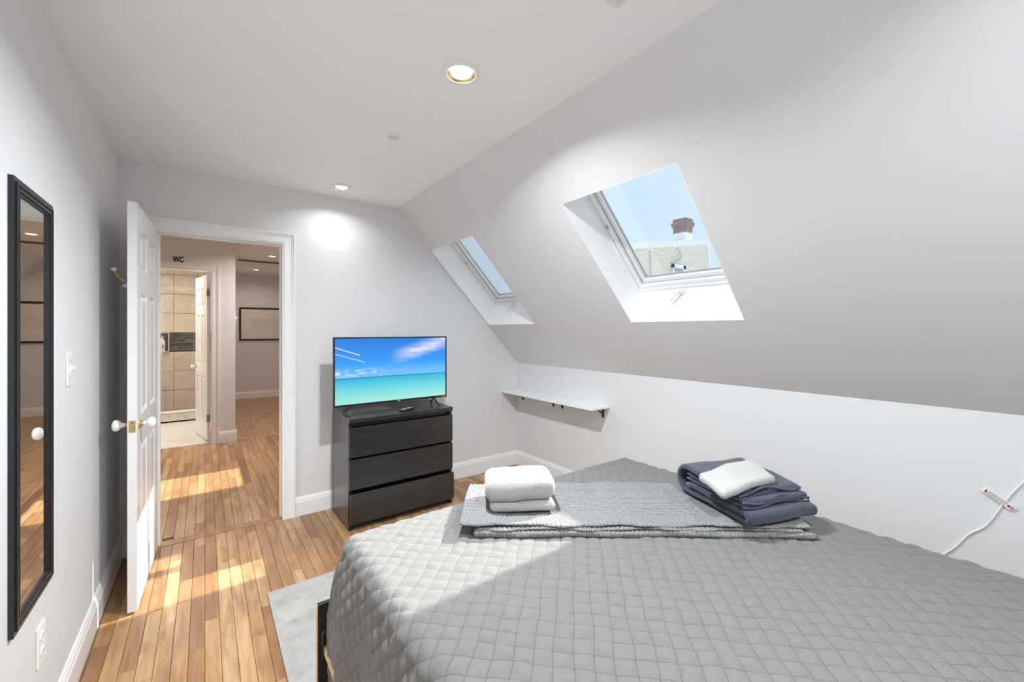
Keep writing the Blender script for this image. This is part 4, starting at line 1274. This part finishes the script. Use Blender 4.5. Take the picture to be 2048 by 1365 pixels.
# quilt: diamond stitched sheet rolling over the bed edges
def build_quilt():
    res = 0.0062
    R = 0.050
    x0, x1, y1 = 0.446, 1.960, 1.548           # edges of the flat top
    ztop = 0.640
    DL, DR, DF = 0.58, 0.50, 0.30
    A = np.arange(x0-DL, x1+DR+res, res); B = np.arange(-0.44, y1+DF+res, res)
    a, b = np.meshgrid(A, B, indexing='ij')
    da = np.where(a < x0, x0-a, np.where(a > x1, a-x1, 0.0)); sx = np.where(a < x0, -1.0, 1.0)
    db = np.maximum(b-y1, 0.0)
    d = np.maximum(da, db)
    hyp = np.hypot(da, db) + 1e-9
    ca, cb = da/hyp, db/hyp
    arc = R*math.pi/2
    out = np.where(d < arc, R*np.sin(np.minimum(d, arc)/R), R)
    down = np.where(d < arc, R*(1-np.cos(np.minimum(d, arc)/R)), R + (d-arc))
    hang = np.maximum(d-arc, 0)
    px = np.clip(a, x0, x1) + sx*ca*out
    py = np.minimum(b, y1) + cb*out
    pz = ztop - down
    flare = np.where(sx < 0, 0.044*(1-np.exp(-hang/0.11)) - 0.05*np.clip(hang-0.24, 0, 0.3), 0.05*hang)*ca
    wav = 0.012*np.sin(b*9.0+0.6)*np.minimum(hang*5, 1)*ca + 0.006*np.sin(b*23+1.0)*np.minimum(hang*5, 1)*ca
    px = px + sx*(flare + wav)
    # crown of the mattress and soft wrinkles
    cx, cy = (a-(x0+x1)/2)/((x1-x0)/2), (b-0.55)/1.1
    pz = pz + 0.006*(1-np.clip(cx**2, 0, 1))*(1-np.clip(cy**2, 0, 1))
    wr = np.sin(a*7.3+b*4.1+0.5)*0.5 + np.sin(a*13.1-b*9.7+1.7)*0.3 + np.sin(a*21.0+b*17.0)*0.2 + np.sin(a*3.1-b*11.0+2.2)*0.5
    # normals for the puff
    th = np.clip(d/R, 0, math.pi/2)
    nx, ny, nz = sx*ca*np.sin(th), cb*np.sin(th), np.cos(th)
    P = 0.065
    wob = 0.0035*np.sin(a*31+b*17)+0.003*np.sin(b*41-a*23)
    U = (a+b+wob)/P; V = (a-b+wob*0.7)/P
    puff = (np.abs(np.sin(np.pi*U))*np.abs(np.sin(np.pi*V)))
    puff = np.power(puff, 0.33)
    cell = np.sin(np.floor(U)*12.9898+np.floor(V)*78.233)*43758.5453
    cell = cell-np.floor(cell)
    amp = 0.0072*(0.75+0.5*cell)
    crease = 0.0012*np.sin((a*cell*90+b*130*(1-cell))+cell*9)
    h = puff*(amp+crease) + wr*0.0013
    vx, vy, vz = px+nx*h, py+ny*h, np.maximum(pz+nz*h, 0.02)
    ni, nj = a.shape
    verts = np.stack([vx, vy, vz], -1).reshape(-1, 3)
    i, j = np.meshgrid(np.arange(ni-1), np.arange(nj-1), indexing='ij')
    q = (i*nj+j).ravel()
    faces = np.stack([q, q+nj, q+nj+1, q+1], -1)
    # cut the sheet off where it would fold at the two corners beyond the tuck
    me = bpy.data.meshes.new('quilt')
    me.vertices.add(len(verts)); me.vertices.foreach_set('co', verts.ravel())
    nf = len(faces)
    me.loops.add(nf*4); me.loops.foreach_set('vertex_index', faces.ravel().astype(np.int32))
    me.polygons.add(nf)
    me.polygons.foreach_set('loop_start', (np.arange(nf)*4).astype(np.int32))
    me.polygons.foreach_set('use_smooth', np.ones(nf, dtype=bool))
    me.update(calc_edges=True)
    uvl = me.uv_layers.new(name='stitch')
    uvs = np.stack([U.ravel()[faces.ravel()], V.ravel()[faces.ravel()]], -1)
    uvl.data.foreach_set('uv', uvs.ravel().astype(np.float32))
    me.materials.append(M['quilt'])
    o = bpy.data.objects.new('quilt', me)
    COL.objects.link(o)
    return tag(o, 'light grey diamond stitched quilt draped over the bed', 'quilt')
quilt = build_quilt()

# knitted throw: local x runs to camera right, y away from the camera
E1 = Vector((math.cos(YAW), -math.sin(YAW), 0))
def throw():
    L_, W_ = 1.27, 0.44
    t = thing('knitted_throw', 'grey chunky knit throw folded across the bed', 'blanket', (0.735, 1.282, 0.646), -YAW)
    def layer(z0, th, yoff0, yoff1, x0, x1, seed, edge_amp, hump):
        res = 0.006
        X = np.arange(x0, x1, res); Y = np.arange(0, 1.0001, res/W_)
        x, v = np.meshgrid(X, Y, indexing='ij')
        e0 = yoff0 + edge_amp*np.sin(x*19+seed) + edge_amp*0.6*np.sin(x*43+seed*2.1) - 0.030*np.clip((x-0.75)/0.5, 0, 1)**1.5*0.6
        e1 = yoff1 + edge_amp*0.6*np.sin(x*15+seed*1.3)
        e1 = e1 - 0.06*np.clip(1-x/0.22, 0, 1)
        y = e0 + (e1-e0)*v
        z = z0 + 0*x
        left = np.clip(1-x/0.16, 0, 1)
        z = z + hump*left*np.sin(np.pi*np.clip((y+0.03)/(W_+0.03), 0, 1))**0.8 - 0.02*np.clip(left-0.55, 0, 1)*hump*20
        z = z + 0.004*np.sin(x*8+seed) * np.sin(np.pi*np.clip(v, 0, 1))*0.8 + 0.002*np.sin(x*17+y*11+seed)
        big = np.clip((y/W_-0.62)*12, 0, 1)           # coarse open stitch towards the far side
        rib = np.clip((0.24-y/W_)*20, 0, 1)            # ribbed band at the near edge
        kn = np.abs(np.sin(np.pi*x/0.012))*np.abs(np.sin(np.pi*y/0.013))
        kb = np.abs(np.sin(np.pi*x/0.019))*np.abs(np.sin(np.pi*y/0.018))
        kr = np.abs(np.sin(np.pi*x/0.017))*0.8
        hgt = (kn*(1-big)*(1-rib) + 1.3*kb*big + kr*rib)
        top = z + th/2 - 0.0010 + 0.0056*hgt
        bot = z - th/2
        zt = np.maximum(top, 0.003); zb = np.maximum(bot, 0.0005)
        rim = np.minimum(np.minimum(v, 1-v)*W_, np.minimum(x-x0, x1-x)) / 0.010
        rim = np.sqrt(np.clip(1-(1-np.clip(rim, 0, 1))**2, 0, 1))
        mid = (zt+zb)/2
        zt = mid + (zt-mid)*(0.25+0.75*rim); zb = mid + (zb-mid)*(0.25+0.75*rim)
        return x, y, zt, zb
    def build(name, layers):
        verts, faces, uvs = [], [], []
        off = 0
        for x, y, zt, zb in layers:
            ni, nj = x.shape
            for z in (zt, zb): verts.append(np.stack([x, y, z], -1).reshape(-1, 3))
            uvs.append(np.tile(np.stack([x/0.0085, y/0.0085], -1).reshape(-1, 2), (2, 1)))
            i, j = np.meshgrid(np.arange(ni-1), np.arange(nj-1), indexing='ij')
            q = (i*nj+j).ravel() + off
            n_ = ni*nj
            faces.append(np.stack([q, q+nj, q+nj+1, q+1], -1))
            faces.append(np.stack([q+n_, q+1+n_, q+nj+1+n_, q+nj+n_], -1))
            e = [(np.arange(ni-1)*nj, nj, 1), (np.arange(ni-1)*nj+nj-1, nj, -1), (np.arange(nj-1), 1, -1), (np.arange(nj-1)+(ni-1)*nj, 1, 1)]
            for s0, st, sgn in e:
                p, r = s0+off, s0+st+off
                fq = np.stack([p, p+n_, r+n_, r], -1)
                if sgn < 0: fq = fq[:, ::-1]
                faces.append(fq)
            off += 2*n_
        verts = np.concatenate(verts); faces = np.concatenate(faces); uvs = np.concatenate(uvs)
        me = bpy.data.meshes.new(name)
        me.from_pydata(verts.tolist(), [], faces.tolist())
        for p in me.polygons: p.use_smooth = True
        lay_ = me.uv_layers.new(name='knit')
        lv = np.empty(len(me.loops), dtype=np.int32); me.loops.foreach_get('vertex_index', lv)
        lay_.data.foreach_set('uv', uvs[lv].ravel().astype(np.float32))
        me.materials.append(M['knit'])
        o = bpy.data.objects.new(name, me); COL.objects.link(o)
        put_under(o, t, local=True)
        return o
    build('lower_fold', [layer(0.013, 0.022, 0.006, W_-0.01, 0.035, L_-0.02, 1.0, 0.002, 0.0)])
    build('middle_fold', [layer(0.029, 0.010, 0.014, W_, 0.045, L_-0.06, 2.3, 0.004, 0.0)])
    build('upper_fold', [layer(0.040, 0.010, 0.020, W_, -0.02, L_-0.03, 4.1, 0.005, 0.030)])
    return t
throw()
THZ = 0.646 + 0.0535

# white towel folded on the throw
ang_w = math.atan2(1.194-1.329, 1.086-0.867)
t = thing('white_towel', 'thick white towel folded on the left end of the throw', 'towel', (1.012, 1.308, THZ), ang_w)
def wp1(p):
    return Vector((p.x*(1+0.03*math.sin(p.z*20)), p.y + 0.006*math.sin(p.x*12), p.z + 0.006*math.cos(p.x*11)*(p.z/0.1)))
o = obj('lower_fold', soft_slab(0.250, 0.175, 0.036, 0.017, 0.007, 0.004, 16, 2.0), M['terry_white'], t, smooth=True, local=True)
o = obj('upper_fold', soft_slab(0.266, 0.180, 0.088, 0.036, 0.007, 0.005, 14, 9.0, wp1), M['terry_white'], t, smooth=True, local=True)
o.location = (-0.008, 0.002, 0.035)

# navy bath towel: folded strip, loop at the far end
t = thing('navy_towel', 'folded navy blue bath towel on the right end of the throw', 'towel', (1.742, 0.792, THZ-0.001), math.atan2(-0.36, 0.93))
hl = 0.19
def arcp(cx, cz, r, a0, a1, n=7):
    return [(cx + r*math.cos(math.radians(a0+(a1-a0)*i/n)), cz + r*math.sin(math.radians(a0+(a1-a0)*i/n))) for i in range(n+1)]
def lin(p, q, n=10):
    return [(p[0]+(q[0]-p[0])*i/n, p[1]+(q[1]-p[1])*i/n) for i in range(n+1)]
# lower doubled layer: rounded fold at the near end
low = lin((hl-0.05, 0.040), (-hl+0.025, 0.036)) + arcp(-hl+0.018, 0.024, 0.0125, 90, 270)[1:] + lin((-hl+0.03, 0.0115), (hl-0.04, 0.012))
outer = low + arcp(hl-0.045, 0.060, 0.048, -90, 90, 12)[1:] + lin((hl-0.06, 0.105), (-0.02, 0.096), 8)[1:] + lin((-0.03, 0.0945), (-hl+0.065, 0.082), 6)
o = obj('outer_fold', ribbon(outer, 0.021, 0.315, 0.009, 0.004, 3.0), M['terry_navy'], t, smooth=True, local=True)
inner = lin((hl-0.045, 0.062), (-hl+0.045, 0.058), 14) + arcp(-hl+0.045, 0.0655, 0.0075, 270, 90, 6)[1:] + lin((-hl+0.055, 0.073), (hl-0.05, 0.080), 12)
o = obj('inner_fold', ribbon(inner, 0.0125, 0.300, 0.009, 0.004, 6.0), M['terry_navy'], t, smooth=True, local=True)
def hem(name, tpos, z, hgt, seed, w0, w1):
    pts = []
    for i in range(25):
        w = w0 + (w1-w0)*i/24
        pts.append((w, tpos + 0.006*math.sin(w*22+seed), z + 0.005*math.sin(w*26+seed)))
    back = [(p[0], p[1]+0.001, p[2]+hgt+0.004*math.sin(p[0]*31+seed)) for p in pts[::-1]]
    loop = pts + [(w1+0.004, tpos+0.001, z+hgt/2)] + back + [(w0-0.005, tpos+0.001, z+hgt/2), pts[0]]
    return obj(name, tube(bmesh.new(), loop, 0.0048, 8), M['hem_navy'], t, smooth=True, local=True)
hem('hem_band', -hl+0.036, 0.0545, 0.016, 0.7, -0.150, 0.150)
hem('hem_band', -hl+0.060, 0.0785, 0.017, 2.0, -0.140, 0.125)

# white wash cloth on top
t = thing('wash_cloth', 'small white cloth lying on top of the navy towel', 'towel', (1.668, 0.776, THZ+0.101), math.radians(-10))
def wp2(p):
    return Vector((p.x + p.y*0.35, p.y, p.z + 0.008*math.sin(p.x*14+1) - 0.010*max(0, -p.y)/0.09 + 0.004*math.sin(p.y*30)))
obj('cloth_fold', soft_slab(0.315, 0.155, 0.036, 0.018, 0.006, 0.006, 12, 5.0, wp2), M['terry_white'], t, smooth=True, local=True)

# ================================================================== HALL OBJECTS
t = thing('framed_drawing', 'wide black framed line drawing at the hall end', 'picture', (1.20, Y_END, 1.18))
PX0, PX1, PZ0, PZ1 = 0.548, 1.86, 1.182, 1.855
bm = bmesh.new()
for lo, hi in (((PX0, PZ0), (PX1, PZ0+0.032)), ((PX0, PZ1-0.032), (PX1, PZ1)), ((PX0, PZ0+0.032), (PX0+0.032, PZ1-0.032)), ((PX1-0.032, PZ0+0.032), (PX1, PZ1-0.032))):
    bx(bm, (lo[0], Y_END-0.026, lo[1]), (hi[0], Y_END-0.0005, hi[1]), 0.002)
obj('frame', bm, M['black_frame'], t)
pr_ = box('print', (PX0+0.03, Y_END-0.012, PZ0+0.03), (PX1-0.03, Y_END-0.006, PZ1-0.03), M['print'], t)
set_uv(pr_, 'print', lambda c: ((c.x-PX0)/(PX1-PX0), (c.z-PZ0)/(PZ1-PZ0)))

t = thing('door_sign', 'black WC letters on the wall above the shower door', 'sign', (-0.255, WCY, 2.222))
text_obj('lettering', 'WC', 0.088, M['ink'], Matrix.Translation((-0.255, WCY-0.002, 2.222)) @ Rx @ Matrix.Scale(0.62, 4, (1, 0, 0)), t, 0.0015, 0.0034)
for x in (-0.305, -0.205):
    bm = bmesh.new(); lathe(bm, [(0.0045, 0), (0.0045, 0.003)], (x, WCY-0.0003, 2.222), (0, -1, 0), 12)
    obj('dot', bm, M['ink'], t)
t = thing('hall_switch', 'small white dimmer on the hall wall corner', 'light switch', (0.305, 6.34, 1.54))
box('plate', (0.3052, 6.30, 1.485), (0.311, 6.375, 1.60), M['plate'], t, bev=0.001)
bm = bmesh.new(); lathe(bm, [(0.016, 0), (0.016, 0.012), (0.013, 0.016)], (0.311, 6.338, 1.545), (1, 0, 0), 18)
obj('dial', bm, M['plate'], t)

# shower glass
t = thing('shower_screen', 'frameless glass shower door with a chrome handle', 'shower door', (-0.5, 8.06, 0.172))
box('glass_panel', (-0.995, 8.055, 0.175), (-0.155, 8.063, 2.05), M['shower_glass'], t)
box('glass_panel', (-0.150, 8.055, 0.175), (0.200, 8.063, 2.05), M['shower_glass'], t)
bm = bmesh.new()
tube(bm, smoothpath([(-0.523, 8.053, 1.03), (-0.523, 8.015, 1.03), (-0.523, 8.005, 1.05), (-0.523, 8.005, 1.25), (-0.523, 8.015, 1.27), (-0.523, 8.053, 1.27)], 4), 0.011, 10)
obj('handle', bm, M['chrome'], t, smooth=True)
t = thing('soap_bottle', 'cream pump bottle standing in the shower niche', 'bottle', (-0.545, 8.572, 1.056))
bm = bmesh.new(); lathe(bm, [(0.030, 0.0005), (0.033, 0.006), (0.033, 0.15), (0.026, 0.172), (0.014, 0.18), (0.014, 0.195)], (-0.545, 8.567, 1.056), (0, 0, 1), 20)
obj('body', bm, M['paper'], t, smooth=True)
bm = bmesh.new(); lathe(bm, [(0.016, 0.195), (0.016, 0.212), (0.005, 0.213), (0.005, 0.235), (0.012, 0.236), (0.012, 0.246)], (-0.545, 8.567, 1.056), (0, 0, 1), 14)
obj('pump', bm, M['porcelain'], t, smooth=True)
bm = bmesh.new(); bx(bm, (-0.562, 8.532, 1.10), (-0.528, 8.535, 1.17)); obj('label', bm, M['brick'], t)

# ================================================================== OUTSIDE
HY = 8.0
t = thing('neighbour_house', 'cream clapboard house with white cornice outside the skylight', 'house', (13.0, 10.0, -6.0))
def roof_z(x): return 3.86 + (x-10.43)*(4.60-3.86)/(14.9-10.43)
HX0, HX1 = 10.0, 15.0
bm = bmesh.new(); prism(bm, [(HX0, -6.0), (HX1, -6.0), (HX1, roof_z(HX1)), (HX0, roof_z(HX0))], 'y', HY+0.03, HY+3.0)
obj('body', bm, M['siding'], t)
z = 1.3
while z < roof_z(HX1):
    # each board ends where the sloping cornice cuts it
    xa = HX0 if z + 0.13 < roof_z(HX0) else min(HX1, 10.43 + (z+0.13-3.86)*(14.9-10.43)/(4.60-3.86))
    if xa < HX1 - 0.1:
        bm = bmesh.new(); prism(bm, [(HY-0.030, z), (HY+0.031, z), (HY+0.031, z+0.118), (HY+0.016, z+0.118)], 'x', xa, HX1-0.10)
        obj('clapboard', bm, M['siding'], t)
    z += 0.118
bm = bmesh.new(); prism(bm, [(HX0-0.1, roof_z(HX0)-0.02), (HX1+0.12, roof_z(HX1)-0.02), (HX1+0.12, roof_z(HX1)+0.17), (HX0-0.1, roof_z(HX0)+0.17)], 'y', HY-0.10, HY+3.1)
obj('cornice', bm, M['house_trim'], t)
box('corner_board', (HX1-0.10, HY-0.03, -6.0), (HX1+0.03, HY+0.05, roof_z(HX1)-0.02), M['house_trim'], t)
w_ = bmesh.new()
for lo, hi in (((12.56, 2.0), (12.68, 3.62)), ((13.24, 2.0), (13.36, 3.62)), ((12.56, 3.50), (13.36, 3.64))):
    bx(w_, (lo[0], HY-0.05, lo[1]), (hi[0], HY+0.03, hi[1]))
wo = obj('window', w_, M['house_trim'], t)
box('pane', (12.68, HY-0.03, 2.0), (13.24, HY-0.015, 3.5), M['pane_grey'], wo)
box('vent_hood', (14.10, HY-0.12, 3.42), (14.5, HY-0.02, 3.52), M['roofing'], t)
for i, pts in enumerate((
    [(10.2, HY-0.09, 3.72), (10.9, HY-0.10, 3.80), (11.3, HY-0.10, 3.95), (12.0, HY-0.10, 3.90), (12.7, HY-0.10, 4.20)],
    [(12.75, HY-0.09, 4.20), (12.95, HY-0.09, 4.0), (12.95, HY-0.09, 3.8), (12.55, HY-0.09, 3.6), (12.45, HY-0.09, 2.9)],
    [(11.25, HY-0.06, 3.93), (11.33, HY-0.06, 3.6), (11.35, HY-0.06, 2.5)])):
    obj('cable', tube(bmesh.new(), smoothpath(pts, 5), 0.013, 6), M['house_trim'] if i == 0 else M['wire'], t, smooth=True)
# chimney
CXc, CYc = 14.45, 8.72
ch_ = box('chimney', (CXc-0.25, CYc-0.25, 4.4), (CXc+0.25, CYc+0.25, 5.03), M['house_trim'], t, bev=0.01)
bm = bmesh.new()
z = 5.031; row = 0
while z < 5.50:
    hw = 0.225 + (0.02 if z > 5.19 else 0) + (0.035 if z > 5.26 else 0) - (0.045 if z > 5.42 else 0)
    for sgn in (-1, 1):
        x = -hw - (0.1 if row % 2 else 0)
        while x < hw:
            a, b = max(x, -hw), min(x+0.2, hw)
            if b-a > 0.03:
                bx(bm, (CXc+a+0.006, CYc+sgn*hw-0.04, z), (CXc+b-0.006, CYc+sgn*hw+0.04, z+0.056))
                bx(bm, (CXc+sgn*hw-0.04, CYc+a+0.006, z), (CXc+sgn*hw+0.04, CYc+b-0.006, z+0.056))
            x += 0.2
    z += 0.066; row += 1
bo = obj('brick_courses', bm, M['brick'], ch_); bo['kind'] = 'stuff'
box('flue_core', (CXc-0.20, CYc-0.20, 5.0), (CXc+0.20, CYc+0.20, 5.46), M['grout'], ch_)

t = thing('back_house', 'pale house top glimpsed through the roof window by the wall', 'house', (10.5, 14.5, -6.0))
HB = 13.4
bm = bmesh.new(); prism(bm, [(6.0, -6.0), (11.5, -6.0), (11.5, 2.68), (6.0, 2.53)], 'y', HB+0.03, HB+4)
obj('body', bm, M['siding'], t)
z = 0.4
while z < 2.42:
    bm = bmesh.new(); prism(bm, [(HB-0.012, z), (HB+0.031, z), (HB+0.031, z+0.125), (HB+0.012, z+0.125)], 'x', 6.0, 11.4)
    obj('clapboard', bm, M['siding'], t); z += 0.118
bm = bmesh.new(); prism(bm, [(5.9, 2.53), (11.6, 2.68), (11.6, 2.85), (5.9, 2.70)], 'y', HB-0.1, HB+4.1)
obj('cornice', bm, M['house_trim'], t)

tag(box('street_ground', (-20, -40, -6.2), (45, 60, -6.0), M['roofing']), 'grey street level far below the windows', 'ground', kind='structure')
